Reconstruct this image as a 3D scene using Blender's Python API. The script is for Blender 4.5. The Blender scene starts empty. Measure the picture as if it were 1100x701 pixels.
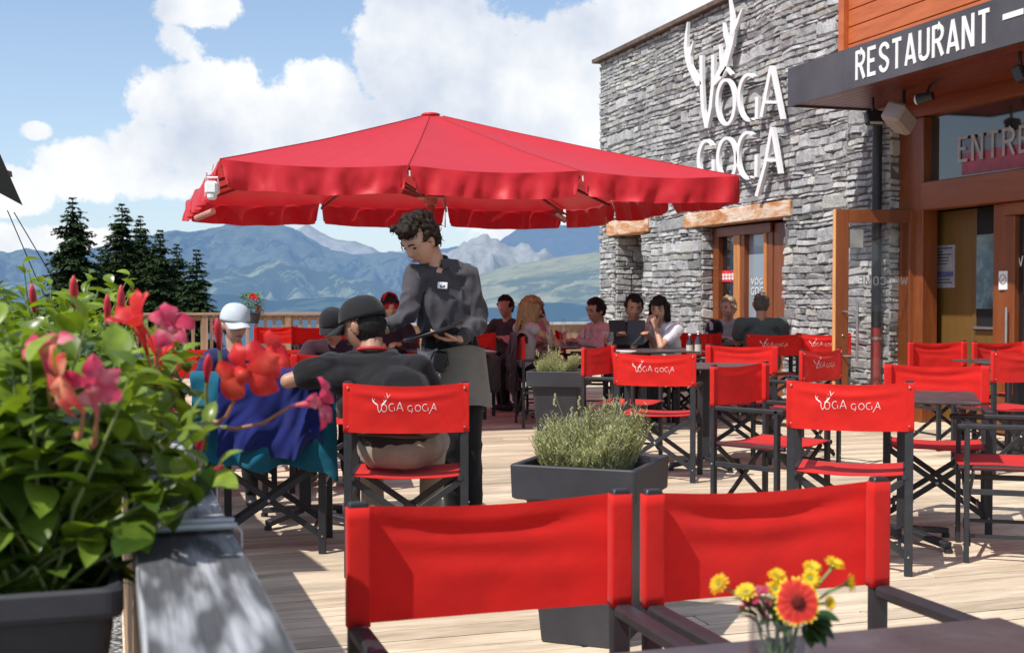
import bpy, bmesh, math, random
from mathutils import Vector, Matrix, noise
import numpy as np
random.seed(7)
R = math.radians
PI = math.pi
scene = bpy.context.scene
COL = scene.collection

# ------------------------------------------------------------------ camera
FPX, YAW, PITCH, EYE = 1350.0, R(17.7), R(1.38), 1.25
cam_d = bpy.data.cameras.new("Camera"); cam = bpy.data.objects.new("Camera", cam_d); COL.objects.link(cam)
cam.location = (0, 0, EYE); cam.rotation_euler = (R(90) - PITCH, 0, -YAW)
cam_d.sensor_width = 36; cam_d.lens = FPX / 1100 * 36; cam_d.clip_end = 60000; cam_d.clip_start = 0.05
cam_d.dof.use_dof = True; cam_d.dof.focus_distance = 6.2; cam_d.dof.aperture_fstop = 8.5
scene.camera = cam
CM = Matrix.Rotation(-YAW, 3, 'Z') @ Matrix.Rotation(R(90) - PITCH, 3, 'X')
SY, CY = math.sin(YAW), math.cos(YAW)

def ray(px, py):
    return CM @ Vector(((px - 550) / FPX, -(py - 350.5) / FPX, -1))
def on_x(px, py, X):
    d = ray(px, py); t = X / d.x; return Vector((X, d.y * t, EYE + d.z * t))
def on_z(px, py, z):
    d = ray(px, py); t = (z - EYE) / d.z; return Vector((d.x * t, d.y * t, z))
def at(px, py, D):
    d = ray(px, py); f = d.x * SY + d.y * CY; t = D / f
    return Vector((d.x * t, d.y * t, EYE + d.z * t))
def W(lat, D, z=0.0):
    return Vector((D * SY + lat * CY, D * CY - lat * SY, z))
def spot(px, D, z=0.0):
    return W((px - 550) / FPX * D, D, z)

# ------------------------------------------------------------------ object helpers
def link(o, parent=None):
    COL.objects.link(o)
    if parent is not None: o.parent = parent
    return o
def tag(o, label=None, cat=None, group=None, kind=None):
    if label: o['label'] = label
    if cat: o['category'] = cat
    if group: o['group'] = group
    if kind: o['kind'] = kind
    return o
def thing(name, label, cat, loc=(0, 0, 0), rz=0.0, group=None):
    o = bpy.data.objects.new(name, None); o.empty_display_size = 0.1
    link(o); o.location = loc; o.rotation_euler = (0, 0, rz)
    return tag(o, label, cat, group)
def mesh_obj(name, V, F, mats, parent=None, smooth=False, cols=None, mi=None):
    me = bpy.data.meshes.new(name)
    me.from_pydata([tuple(v) for v in V], [], F); 
    if not isinstance(mats, (list, tuple)): mats = [mats]
    for m in mats: me.materials.append(m)
    if smooth: me.polygons.foreach_set('use_smooth', [True] * len(me.polygons))
    if mi is not None: me.polygons.foreach_set('material_index', mi)
    if cols is not None:
        a = me.color_attributes.new('tint', 'FLOAT_COLOR', 'POINT')
        arr = np.ones((len(V), 4), dtype=np.float32); arr[:, :3] = np.asarray(cols, dtype=np.float32).reshape(len(V), -1)
        a.data.foreach_set('color', arr.ravel())
    me.update()
    o = bpy.data.objects.new(name, me); return link(o, parent)

class MB:
    """collects boxes, tubes, sheets; builds ONE mesh"""
    def __init__(s): s.V = []; s.F = []; s.C = []; s.M = []; s.c = 0.5; s.m = 0
    def add(s, V, F):
        n = len(s.V); s.V += [Vector(v) for v in V]; s.F += [tuple(i + n for i in f) for f in F]
        s.C += [s.c] * len(V); s.M += [s.m] * len(F)
    def box(s, c, h, rot=None, bev=0.0):
        c = Vector(c); hx, hy, hz = h; b = min(bev, hx * .9, hy * .9, hz * .9)
        if b <= 0:
            V = [Vector((x * hx, y * hy, z * hz)) for x in (-1, 1) for y in (-1, 1) for z in (-1, 1)]
            F = [(0, 1, 3, 2), (4, 6, 7, 5), (0, 4, 5, 1), (2, 3, 7, 6), (0, 2, 6, 4), (1, 5, 7, 3)]
        else:
            V = []; idx = {}
            for sx in (-1, 1):
                for sy in (-1, 1):
                    for sz in (-1, 1):
                        idx[(sx, sy, sz)] = len(V)
                        V.append(Vector((sx * hx, sy * (hy - b), sz * (hz - b))))
                        V.append(Vector((sx * (hx - b), sy * hy, sz * (hz - b))))
                        V.append(Vector((sx * (hx - b), sy * (hy - b), sz * hz)))
            F = []
            I = lambda a, k: idx[a] + k
            for q in (-1, 1):
                f = [I((q, -1, -1), 0), I((q, 1, -1), 0), I((q, 1, 1), 0), I((q, -1, 1), 0)]; F.append(f if q > 0 else f[::-1])
                f = [I((-1, q, -1), 1), I((-1, q, 1), 1), I((1, q, 1), 1), I((1, q, -1), 1)]; F.append(f if q > 0 else f[::-1])
                f = [I((-1, -1, q), 2), I((1, -1, q), 2), I((1, 1, q), 2), I((-1, 1, q), 2)]; F.append(f if q > 0 else f[::-1])
            for a in (-1, 1):
                for b_ in (-1, 1):
                    F.append([I((a, b_, -1), 0), I((a, b_, -1), 1), I((a, b_, 1), 1), I((a, b_, 1), 0)])
                    F.append([I((a, -1, b_), 0), I((a, -1, b_), 2), I((a, 1, b_), 2), I((a, 1, b_), 0)])
                    F.append([I((-1, a, b_), 1), I((-1, a, b_), 2), I((1, a, b_), 2), I((1, a, b_), 1)])
                    for c_ in (-1, 1): F.append([I((a, b_, c_), 0), I((a, b_, c_), 1), I((a, b_, c_), 2)])
        if rot is not None: V = [rot @ v for v in V]
        s.add([c + v for v in V], F)
    def bar(s, p, q, w, h, up=(0, 0, 1), bev=0.0):
        p = Vector(p); q = Vector(q); d = q - p; L = d.length
        if L < 1e-6: return
        y = d / L; x = y.cross(Vector(up))
        if x.length < 1e-4: x = y.cross(Vector((1, 0, 0)))
        x.normalize(); z = x.cross(y)
        M = Matrix((x, y, z)).transposed()
        s.box((p + q) / 2, (w / 2, L / 2, h / 2), M, bev)
    def tube(s, pts, r, n=8, caps=True):
        pts = [Vector(p) for p in pts]; N = len(pts)
        rr = r if isinstance(r, (list, tuple)) else [r] * N
        V = []; F = []; prev = None
        for i, p in enumerate(pts):
            t = (pts[min(i + 1, N - 1)] - pts[max(i - 1, 0)])
            if t.length < 1e-9: t = Vector((0, 0, 1))
            t.normalize()
            if prev is None:
                a = t.cross(Vector((0, 0, 1)))
                if a.length < .05: a = t.cross(Vector((1, 0, 0)))
            else: a = prev - t * prev.dot(t)
            a.normalize(); prev = a; b = t.cross(a)
            for k in range(n):
                an = 2 * PI * k / n; V.append(p + (a * math.cos(an) + b * math.sin(an)) * rr[i])
        for i in range(N - 1):
            for k in range(n):
                k2 = (k + 1) % n; F.append((i * n + k, i * n + k2, (i + 1) * n + k2, (i + 1) * n + k))
        if caps: F.append(tuple(range(n))[::-1]); F.append(tuple((N - 1) * n + k for k in range(n)))
        s.add(V, F)
    def lathe(s, prof, c=(0, 0, 0), n=20):
        c = Vector(c); V = []; F = []
        for r, z in prof:
            for k in range(n):
                a = 2 * PI * k / n; V.append(c + Vector((r * math.cos(a), r * math.sin(a), z)))
        for i in range(len(prof) - 1):
            for k in range(n):
                k2 = (k + 1) % n; F.append((i * n + k, i * n + k2, (i + 1) * n + k2, (i + 1) * n + k))
        s.add(V, F)
    def ball(s, c, r, n=8, sc=(1, 1, 1), rot=None):
        V = []; F = []; c = Vector(c); m = n
        for i in range(1, m):
            th = PI * i / m
            for k in range(n):
                ph = 2 * PI * k / n
                v = Vector((math.sin(th) * math.cos(ph) * sc[0], math.sin(th) * math.sin(ph) * sc[1], math.cos(th) * sc[2])) * r
                V.append(c + (rot @ v if rot else v))
        t = Vector((0, 0, sc[2])) * r; top = len(V); V.append(c + (rot @ t if rot else t)); V.append(c - (rot @ t if rot else t))
        for i in range(m - 2):
            for k in range(n):
                k2 = (k + 1) % n; F.append((i * n + k, (i + 1) * n + k, (i + 1) * n + k2, i * n + k2))
        for k in range(n):
            k2 = (k + 1) % n; F.append((k, k2, top)); F.append(((m - 2) * n + k2, (m - 2) * n + k, top + 1))
        s.add(V, F)
    def capsule(s, p, q, w0, d0, w1, d1, side=None, n=14, rings=5):
        """tapered elliptical capsule, side = direction of the width axis"""
        p = Vector(p); q = Vector(q); t = q - p; L = max(t.length, 1e-5); t = t / L
        sd = Vector(side) if side is not None else t.cross(Vector((0.3, 1, 0.2)))
        a = sd - t * sd.dot(t)
        if a.length < 1e-3: a = t.cross(Vector((0, 1, 0.1)))
        a.normalize(); b = t.cross(a)
        st = []
        for i in range(rings):
            an = (i + .35) / rings * PI / 2; st.append((-math.cos(an) * min(w0, d0), math.sin(an), 0))
        for i in range(rings): st.append((0, 1, i / (rings - 1)))
        for i in range(rings):
            an = PI / 2 - (i + .65) / rings * PI / 2; st.append((L + math.cos(an) * min(w1, d1), math.sin(an), 1))
        V = []; F = []
        for k_, (off, sc, f) in enumerate(st):
            if off == 0: off = f * L
            w = (w0 + (w1 - w0) * f) * sc; d = (d0 + (d1 - d0) * f) * sc; c = p + t * off
            for k in range(n):
                an = 2 * PI * k / n; V.append(c + a * (w * math.cos(an)) + b * (d * math.sin(an)))
        N = len(st)
        for i in range(N - 1):
            for k in range(n):
                k2 = (k + 1) % n; F.append((i * n + k, i * n + k2, (i + 1) * n + k2, (i + 1) * n + k))
        F.append(tuple(range(n))[::-1]); F.append(tuple((N - 1) * n + k for k in range(n)))
        s.add(V, F)
    def build(s, name, mats, parent=None, smooth=False, tint=False):
        return mesh_obj(name, s.V, s.F, mats, parent, smooth, [[c] * 3 for c in s.C] if tint else None,
                        s.M if isinstance(mats, (list, tuple)) and len(mats) > 1 else None)

def children(o): return [c for c in bpy.data.objects if c.parent == o]
def dup(root, loc, rz, label, group=None, name=None):
    r = root.copy(); COL.objects.link(r); r.location = loc; r.rotation_euler = (0, 0, rz); r['label'] = label
    if group: r['group'] = group
    for ch in children(root):
        c = ch.copy(); COL.objects.link(c); c.parent = r
        for g in children(ch):
            d = g.copy(); COL.objects.link(d); d.parent = c
    return r

# ------------------------------------------------------------------ materials
def newmat(name):
    m = bpy.data.materials.new(name); m.use_nodes = True
    nt = m.node_tree; nt.nodes.clear()
    out = nt.nodes.new('ShaderNodeOutputMaterial'); b = nt.nodes.new('ShaderNodeBsdfPrincipled')
    nt.links.new(b.outputs[0], out.inputs[0])
    return m, nt, b, out
def N(nt, t, **kw):
    n = nt.nodes.new(t)
    for k, v in kw.items(): setattr(n, k, v)
    return n
def ramp(nt, src, stops):
    r = N(nt, 'ShaderNodeValToRGB'); e = r.color_ramp.elements
    while len(e) < len(stops): e.new(0.5)
    for i, (p, c) in enumerate(stops):
        e[i].position = p; e[i].color = (*c, 1) if len(c) == 3 else c
    nt.links.new(src, r.inputs[0]); return r
def mixc(nt, fac, a, b, mode='MIX'):
    m = N(nt, 'ShaderNodeMix', data_type='RGBA', blend_type=mode)
    for s, v in ((m.inputs[0], fac), (m.inputs[6], a), (m.inputs[7], b)):
        if hasattr(v, 'is_linked') or hasattr(v, 'links'): nt.links.new(v, s)
        elif isinstance(v, (int, float)): s.default_value = v
        else: s.default_value = (*v, 1)
    return m.outputs[2]
def coords(nt, scale=(1, 1, 1), obj=True, rot=(0, 0, 0)):
    tc = N(nt, 'ShaderNodeTexCoord'); mp = N(nt, 'ShaderNodeMapping')
    mp.inputs['Scale'].default_value = scale; mp.inputs['Rotation'].default_value = rot
    nt.links.new(tc.outputs['Object' if obj else 'Generated'], mp.inputs[0]); return mp.outputs[0]
def nz(nt, vec, scale, detail=4, rough=.55, dist=0):
    n = N(nt, 'ShaderNodeTexNoise'); n.inputs['Scale'].default_value = scale; n.inputs['Detail'].default_value = detail
    n.inputs['Roughness'].default_value = rough; n.inputs['Distortion'].default_value = dist
    if vec is not None: nt.links.new(vec, n.inputs['Vector'])
    return n.outputs[0]
def bump(nt, b, h, strength=.3, dist=.01):
    bp = N(nt, 'ShaderNodeBump'); bp.inputs['Strength'].default_value = strength; bp.inputs['Distance'].default_value = dist
    nt.links.new(h, bp.inputs['Height']); nt.links.new(bp.outputs[0], b.inputs['Normal']); return bp

def basic(name, c, rough=.6, var=.25, scale=8, metal=0, bmp=0.0, bscale=60, spec=.5, bdist=.004, vscale=(1, 1, 1), transl=0.0, tint=False):
    m, nt, b, out = newmat(name)
    v = coords(nt, vscale)
    n = nz(nt, v, scale, 5, .6)
    lo = [x * (1 - var) for x in c]; hi = [min(1, x * (1 + var)) for x in c]
    r = ramp(nt, n, [(.3, lo), (.7, hi)]); col = r.outputs[0]
    if tint:
        a = N(nt, 'ShaderNodeAttribute', attribute_name='tint')
        rr = ramp(nt, a.outputs['Fac'], [(0, (.45, .45, .45)), (1, (1.5, 1.5, 1.5))]) if False else None
        mm = N(nt, 'ShaderNodeMath', operation='MULTIPLY'); mm.inputs[1].default_value = 2.0
        nt.links.new(a.outputs['Fac'], mm.inputs[0])
        col = mixc(nt, 1.0, col, mm.outputs[0], 'MULTIPLY')
    nt.links.new(col, b.inputs['Base Color'])
    b.inputs['Roughness'].default_value = rough; b.inputs['Metallic'].default_value = metal
    b.inputs['Specular IOR Level'].default_value = spec
    if bmp > 0: bump(nt, b, nz(nt, v, bscale, 4, .6), bmp, bdist)
    if transl > 0:
        t = N(nt, 'ShaderNodeBsdfTranslucent'); nt.links.new(col, t.inputs[0])
        mx = N(nt, 'ShaderNodeMixShader'); mx.inputs[0].default_value = transl
        nt.links.new(b.outputs[0], mx.inputs[1]); nt.links.new(t.outputs[0], mx.inputs[2]); nt.links.new(mx.outputs[0], out.inputs[0])
    return m

M = {}
def woven(name, c, transl=.3, rough=.75, spec=.25, scale=900, bs=.25, big=.12, stain=.86):
    m, nt, b, out = newmat(name); v = coords(nt)
    n = nz(nt, v, 3.5, 4, .55)
    r = ramp(nt, n, [(.3, [x * (1 - big) for x in c]), (.7, [min(1, x * (1 + big)) for x in c])]); col = r.outputs[0]
    st = ramp(nt, nz(nt, v, 9, 6, .7), [(.3, (stain, stain, stain)), (.55, (1, 1, 1))]); col = mixc(nt, 1, col, st.outputs[0], 'MULTIPLY')
    nt.links.new(col, b.inputs['Base Color']); b.inputs['Roughness'].default_value = rough
    b.inputs['Specular IOR Level'].default_value = spec
    b.inputs['Sheen Weight'].default_value = .15
    n1 = nz(nt, v, scale, 2, .5); n2 = nz(nt, v, 14, 3, .5)
    ad = N(nt, 'ShaderNodeMath', operation='MULTIPLY_ADD'); ad.inputs[1].default_value = .06
    nt.links.new(n1, ad.inputs[0]); nt.links.new(n2, ad.inputs[2])
    bump(nt, b, ad.outputs[0], bs, .01)
    if transl > 0:
        t = N(nt, 'ShaderNodeBsdfTranslucent'); nt.links.new(col, t.inputs[0])
        mx = N(nt, 'ShaderNodeMixShader'); mx.inputs[0].default_value = transl
        nt.links.new(b.outputs[0], mx.inputs[1]); nt.links.new(t.outputs[0], mx.inputs[2]); nt.links.new(mx.outputs[0], out.inputs[0])
    return m
M['canvas'] = woven('red_canvas', (.78, .019, .014), .28)
M['parasol'] = woven('parasol_fabric', (.66, .014, .026), .24, rough=.5, spec=.5, scale=300, big=.03, stain=.98)
M['frame'] = basic('anthracite_metal', (.026, .028, .033), .45, .2, 20, 0, .1, 300, .45)
M['darkplastic'] = basic('dark_plastic', (.02, .02, .022), .4, .1)
M['bolt'] = basic('steel', (.55, .55, .56), .3, .1, 10, .9)
M['white'] = basic('white_paint', (.8, .8, .79), .4, .05, 5)
M['logo'] = basic('printed_white', (.78, .76, .74), .6, .08, 30)
M['planter'] = basic('grey_plastic_planter', (.040, .040, .047), .55, .3, 3.5, 0, .12, 160, .35)
M['soil'] = basic('potting_soil', (.03, .02, .014), .95, .5, 60, 0, .6, 80)
M['black'] = basic('black_interior', (.006, .006, .007), .7, .2)

def glass_mat(name, c=(1, 1, 1), rough=0.02):
    m, nt, b, out = newmat(name)
    b.inputs['Base Color'].default_value = (*c, 1); b.inputs['Roughness'].default_value = rough
    b.inputs['Transmission Weight'].default_value = 1.0; b.inputs['IOR'].default_value = 1.45
    tr = N(nt, 'ShaderNodeBsdfTransparent'); tr.inputs[0].default_value = (*[x * .98 for x in c], 1)
    lw = N(nt, 'ShaderNodeLayerWeight'); lw.inputs[0].default_value = .5; fr = N(nt, 'ShaderNodeMath', operation='POWER'); fr.inputs[1].default_value = 4.0; nt.links.new(lw.outputs['Facing'], fr.inputs[0])
    gl = N(nt, 'ShaderNodeBsdfGlossy'); gl.inputs['Roughness'].default_value = rough
    mx = N(nt, 'ShaderNodeMixShader'); fm = N(nt, 'ShaderNodeMath', operation='MULTIPLY_ADD'); fm.inputs[1].default_value = .6; fm.inputs[2].default_value = .04; nt.links.new(fr.outputs[0], fm.inputs[0]); nt.links.new(fm.outputs[0], mx.inputs[0]); nt.links.new(tr.outputs[0], mx.inputs[1]); nt.links.new(gl.outputs[0], mx.inputs[2])
    nt.links.new(mx.outputs[0], out.inputs[0])
    return m
M['glass'] = glass_mat('clear_glass')
def dark_pane(name, c, rough=.04, spec=1.0):
    m, nt, b, out = newmat(name)
    b.inputs['Base Color'].default_value = (*c, 1); b.inputs['Roughness'].default_value = rough; b.inputs['Specular IOR Level'].default_value = spec
    b.inputs['Coat Weight'].default_value = .6; b.inputs['Coat Roughness'].default_value = .02
    return m
M['pane'] = dark_pane('window_pane', (.012, .013, .015))

# wood -------------------------------------------------------------
def wood(name, c0, c1, axis='Y', ring=9.0, rough=.6, bmp=.25, tint=False, dist=4.0, stretch=.12):
    m, nt, b, out = newmat(name)
    sc = {'X': (stretch, 1, 1), 'Y': (1, stretch, 1), 'Z': (1, 1, stretch)}[axis]
    v = coords(nt, sc)
    n1 = nz(nt, v, ring, 6, .65, dist * .25)
    n2 = nz(nt, v, ring * 9, 3, .6)
    ad = N(nt, 'ShaderNodeMath', operation='MULTIPLY_ADD'); ad.inputs[1].default_value = .35
    nt.links.new(n2, ad.inputs[0]); nt.links.new(n1, ad.inputs[2])
    r = ramp(nt, ad.outputs[0], [(.38, c0), (.60, [(a + bb) / 2 for a, bb in zip(c0, c1)]), (.82, c1)]); col = r.outputs[0]
    if tint:
        a = N(nt, 'ShaderNodeAttribute', attribute_name='tint')
        mm = N(nt, 'ShaderNodeMath', operation='MULTIPLY'); mm.inputs[1].default_value = 2.0
        nt.links.new(a.outputs['Fac'], mm.inputs[0])
        col = mixc(nt, 1.0, col, mm.outputs[0], 'MULTIPLY')
    nt.links.new(col, b.inputs['Base Color']); b.inputs['Roughness'].default_value = rough
    bump(nt, b, ad.outputs[0], bmp, .004)
    return m
M['deck'] = wood('deck_larch', (.32, .23, .145), (.74, .61, .45), 'X', 7, .75, .5, True)
M['siding'] = wood('siding_orange', (.36, .075, .018), (.58, .155, .045), 'Y', 5, .45, .15)
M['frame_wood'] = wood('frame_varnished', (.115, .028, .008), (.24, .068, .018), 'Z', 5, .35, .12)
M['beam'] = wood('beam_varnished', (.15, .038, .010), (.27, .080, .022), 'Y', 5, .35, .12)
M['soffit'] = wood('soffit_boards', (.10, .017, .007), (.19, .035, .013), 'Y', 6, .35, .1)
M['panel'] = wood('yellow_panel', (.10, .052, .012), (.16, .085, .020), 'Z', 4, .5, .1)
M['lintel'] = wood('lintel_timber', (.42, .17, .055), (.78, .52, .30), 'Y', 4, .8, .5)
M['fence'] = wood('fence_larch', (.22, .12, .065), (.46, .30, .19), 'Z', 6, .7, .3)
M['fence_h'] = wood('fence_larch_h', (.22, .12, .065), (.46, .30, .19), 'X', 6, .7, .3)
# ------------------------------------------------------------------ light and sky
SUN_AZ, SUN_EL = R(246), R(54)      # azimuth measured clockwise from +Y
sunv = Vector((math.sin(SUN_AZ) * math.cos(SUN_EL), math.cos(SUN_AZ) * math.cos(SUN_EL), math.sin(SUN_EL)))
sd = bpy.data.lights.new('sun', 'SUN'); so = bpy.data.objects.new('sun', sd); COL.objects.link(so)
sd.energy = 5.0; sd.angle = R(.5); sd.color = (1, .955, .89)
so.rotation_euler = sunv.to_track_quat('Z', 'Y').to_euler(); so.location = sunv * 50
scene.view_settings.view_transform = 'Standard'; scene.view_settings.look = 'None'; scene.view_settings.exposure = 0
world = bpy.data.worlds.new('World'); scene.world = world; world.use_nodes = True
nt = world.node_tree; nt.nodes.clear()
wo = N(nt, 'ShaderNodeOutputWorld'); bg = N(nt, 'ShaderNodeBackground'); bg.inputs[1].default_value = .115
sky = N(nt, 'ShaderNodeTexSky', sky_type='NISHITA'); sky.sun_disc = False
sky.sun_elevation = SUN_EL; sky.sun_rotation = SUN_AZ; sky.altitude = 1800; sky.air_density = 1.1; sky.dust_density = 1.6; sky.ozone_density = 1.5
tc = N(nt, 'ShaderNodeTexCoord')
sep = N(nt, 'ShaderNodeSeparateXYZ'); nt.links.new(tc.outputs['Generated'], sep.inputs[0])
def m_(op, a, b=None, c=None, clamp=False):
    n = N(nt, 'ShaderNodeMath', operation=op); n.use_clamp = clamp
    for i, v in enumerate((a, b, c)):
        if v is None: continue
        if isinstance(v, (int, float)): n.inputs[i].default_value = v
        else: nt.links.new(v, n.inputs[i])
    return n.outputs[0]
az = m_('ARCTAN2', sep.outputs[0], sep.outputs[1])      # compass bearing from +Y
el = m_('ARCSINE', sep.outputs[2])
cv = N(nt, 'ShaderNodeCombineXYZ'); nt.links.new(az, cv.inputs[0]); nt.links.new(el, cv.inputs[1])
def cn(scale, detail, rough, off=0.0, lac=2.0):
    mp = N(nt, 'ShaderNodeMapping'); mp.inputs['Location'].default_value = (off, off * .7, off * .3)
    nt.links.new(tc.outputs['Generated'], mp.inputs[0])
    n = N(nt, 'ShaderNodeTexNoise'); n.inputs['Scale'].default_value = scale; n.inputs['Detail'].default_value = detail; n.inputs['Roughness'].default_value = rough
    nt.links.new(mp.outputs[0], n.inputs['Vector']); return n.outputs[0]
# cumulus banks: (bearing, elevation, half width, half height, weight) in radians
def dirof(px, py):
    d = ray(px, py).normalized(); return math.atan2(d.x, d.y), math.asin(d.z)
banks = [(205, 8, 42, 26, 1), (195, 48, 34, 38, .75), (215, 105, 75, 42, 1.1), (165, 160, 60, 30, 1.0), (95, 180, 55, 34, 1), (255, 150, 80, 60, 1.1), (150, 195, 120, 24, .7),
         (345, 105, 45, 42, 1), (330, 155, 120, 60, 1.2), (450, 60, 62, 75, 1.2), (505, 95, 90, 85, 1.3), (600, 95, 110, 85, 1.2), (640, 45, 60, 45, 1.1), (700, 10, 70, 40, 1.1), (450, 10, 40, 26, 1),
         (430, 165, 120, 60, 1.2), (38, 140, 20, 12, .9), (10, 205, 45, 24, 1), (75, 262, 75, 17, .95), (0, 258, 50, 17, .9), (560, 200, 160, 60, 1), (900, 60, 220, 150, 1.2), (340, 250, 120, 14, .5), (470, 245, 90, 14, .6),
         (-150, 120, 90, 60, 1), (-260, 200, 140, 50, 1), (1250, 100, 220, 120, 1)]
tot = None
for px, py, wx, wy, wt in banks:
    a0, e0 = dirof(px, py)
    dx = m_('MULTIPLY', m_('SUBTRACT', az, a0), FPX / wx); dy = m_('MULTIPLY', m_('SUBTRACT', el, e0), FPX / wy)
    q = m_('ADD', m_('MULTIPLY', dx, dx), m_('MULTIPLY', dy, dy))
    g = m_('MULTIPLY', m_('EXPONENT', m_('MULTIPLY', q, -.75)), wt)
    tot = g if tot is None else m_('MAXIMUM', tot, g)
# elsewhere in the sky: scattered fair-weather cloud
far = m_('MULTIPLY', m_('GREATER_THAN', m_('ABSOLUTE', m_('SUBTRACT', az, YAW)), 1.0), m_('MULTIPLY', cn(2.2, 3, .5, 9), .95))
tot = m_('MAXIMUM', tot, far)
n1 = cn(10, 12, .66, 3.0); n2 = cn(34, 10, .66, 11.0)
nn = m_('ADD', m_('MULTIPLY', m_('SUBTRACT', n1, .5), 1.5), m_('MULTIPLY', m_('SUBTRACT', n2, .5), .55))
dens = m_('ADD', tot, nn)
mr = N(nt, 'ShaderNodeMapRange', interpolation_type='SMOOTHSTEP'); mr.inputs[1].default_value = .44; mr.inputs[2].default_value = .60
nt.links.new(dens, mr.inputs[0]); cl = mr.outputs[0]
# cloud shading: thin edges white, thick bases greyer
sh = cn(14, 7, .55, 3.35); sh2 = cn(5, 5, .55, 3.1)
lit = m_('ADD', m_('MULTIPLY', sh, .6), m_('MULTIPLY', sh2, .5))
cr = N(nt, 'ShaderNodeValToRGB'); e = cr.color_ramp.elements
e[0].position = .40; e[0].color = (5.6, 6.2, 7.3, 1); e[1].position = .62; e[1].color = (8.9, 9.0, 9.1, 1)
nt.links.new(lit, cr.inputs[0])
# thin milky veil low over the mountains
veil = m_('MULTIPLY', m_('EXPONENT', m_('MULTIPLY', m_('ABSOLUTE', el), -6.0)), .75)
tint = N(nt, 'ShaderNodeMix', data_type='RGBA', blend_type='MULTIPLY'); tint.inputs[0].default_value = 1
nt.links.new(sky.outputs[0], tint.inputs[6]); tint.inputs[7].default_value = (1.38, 1.40, 1.42, 1)
vm = N(nt, 'ShaderNodeMix', data_type='RGBA'); nt.links.new(veil, vm.inputs[0]); nt.links.new(tint.outputs[2], vm.inputs[6]); vm.inputs[7].default_value = (5.2, 6.3, 7.6, 1)
cm = N(nt, 'ShaderNodeMix', data_type='RGBA'); nt.links.new(m_('MULTIPLY', cl, .96), cm.inputs[0]); nt.links.new(vm.outputs[2], cm.inputs[6]); nt.links.new(cr.outputs[0], cm.inputs[7])
nt.links.new(cm.outputs[2], bg.inputs[0]); nt.links.new(bg.outputs[0], wo.inputs[0])

# ------------------------------------------------------------------ terrain
def fbm(x, y, z=0, o=5, l=2.0, g=.5):
    s = 0; a = 1; f = 1
    for _ in range(o):
        s += a * noise.noise(Vector((x * f, y * f, z + f))); a *= g; f *= l
    return s
def ridged(x, y, z=0, o=5):
    s = 0; a = 1; f = 1
    for _ in range(o):
        s += a * (1 - abs(noise.noise(Vector((x * f, y * f, z + 3.3 * f)))) * 2); a *= .5; f *= 2.05
    return s / 1.9
def terr_mat(name, grass, rock, wood_, haze, hf, rockamt=.5, woodamt=.45, k=1.0):
    m, nt, b, out = newmat(name)
    v = coords(nt, (k, k, k))
    geo = N(nt, 'ShaderNodeNewGeometry'); sp = N(nt, 'ShaderNodeSeparateXYZ'); nt.links.new(geo.outputs['True Normal'], sp.inputs[0])
    n1 = nz(nt, v, .0016, 10, .68); n2 = nz(nt, v, .006, 9, .7, .6)
    r1 = ramp(nt, n2, [(.42, grass), (.58, [x * .65 for x in grass])])
    rr = ramp(nt, n2, [(.35, rock), (.65, [x * .6 for x in rock])])
    f1 = ramp(nt, n1, [(1 - rockamt - .06, (0, 0, 0)), (1 - rockamt + .06, (1, 1, 1))])
    c = mixc(nt, f1.outputs[0], r1.outputs[0], rr.outputs[0])
    n3 = nz(nt, v, .0026, 10, .74, .8)
    f2 = ramp(nt, n3, [(woodamt - .02, (1, 1, 1)), (woodamt + .02, (0, 0, 0))])
    c = mixc(nt, f2.outputs[0], c, wood_)
    nt.links.new(c, b.inputs['Base Color']); b.inputs['Roughness'].default_value = .95; b.inputs['Specular IOR Level'].default_value = .05
    em = N(nt, 'ShaderNodeEmission'); em.inputs[0].default_value = (*haze, 1); em.inputs[1].default_value = 1  # aerial haze painted in as a constant glow for each ridge
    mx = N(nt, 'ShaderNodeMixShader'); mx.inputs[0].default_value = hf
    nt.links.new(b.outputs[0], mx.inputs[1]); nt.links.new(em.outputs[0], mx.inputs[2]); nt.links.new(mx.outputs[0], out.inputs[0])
    return m
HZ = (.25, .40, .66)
def interp(pts, x):
    if x <= pts[0][0]: return pts[0][1]
    for (a, b), (c, d) in zip(pts, pts[1:]):
        if x <= c: return b + (d - b) * (x - a) / (c - a)
    return pts[-1][1]
def mountain(name, prof, dist, near, foot, mat, px0=-1700, px1=1800, nu=960, nv=90, amp=1.0, seed=0, jag=.04, freq=1.0):
    V = []; F = []
    for i in range(nu + 1):
        px = px0 + (px1 - px0) * i / nu
        y = interp(prof, px); u = (px - 550) / FPX
        h = (318 - y) * dist / FPX
        h += jag * dist * .02 * fbm(px * .035 * freq, seed, 0, 5)
        for j in range(nv + 1):
            v = j / nv; D = dist + (near - dist) * v
            D += dist * .035 * fbm(px * .008 * freq, v * 2, seed + 5, 3) * min(1, v * 3)
            p = W(u * D * (1 - 0.0), D)
            z = h * (1 - v) ** 1.15 + foot * v
            rg = ridged(px * .021 * freq + .45 * fbm(px * .012, v * 3, seed, 3), v * 1.5, seed, 6) - .55
            z += rg * amp * dist * .022 * math.sin(PI * min(1, v * 1.4 + .02)) ** .7 if v < .69 else rg * amp * dist * .022 * .35
            V.append((p.x, p.y, z))
    for i in range(nu):
        for j in range(nv):
            a = i * (nv + 1) + j; F.append((a, a + 1, a + nv + 2, a + nv + 1))
    o = mesh_obj(name, V, F, mat, None, True); tag(o, kind='structure'); return o
G1 = (.17, .21, .10); RK = (.30, .30, .31); WD = (.025, .05, .028)
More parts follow.
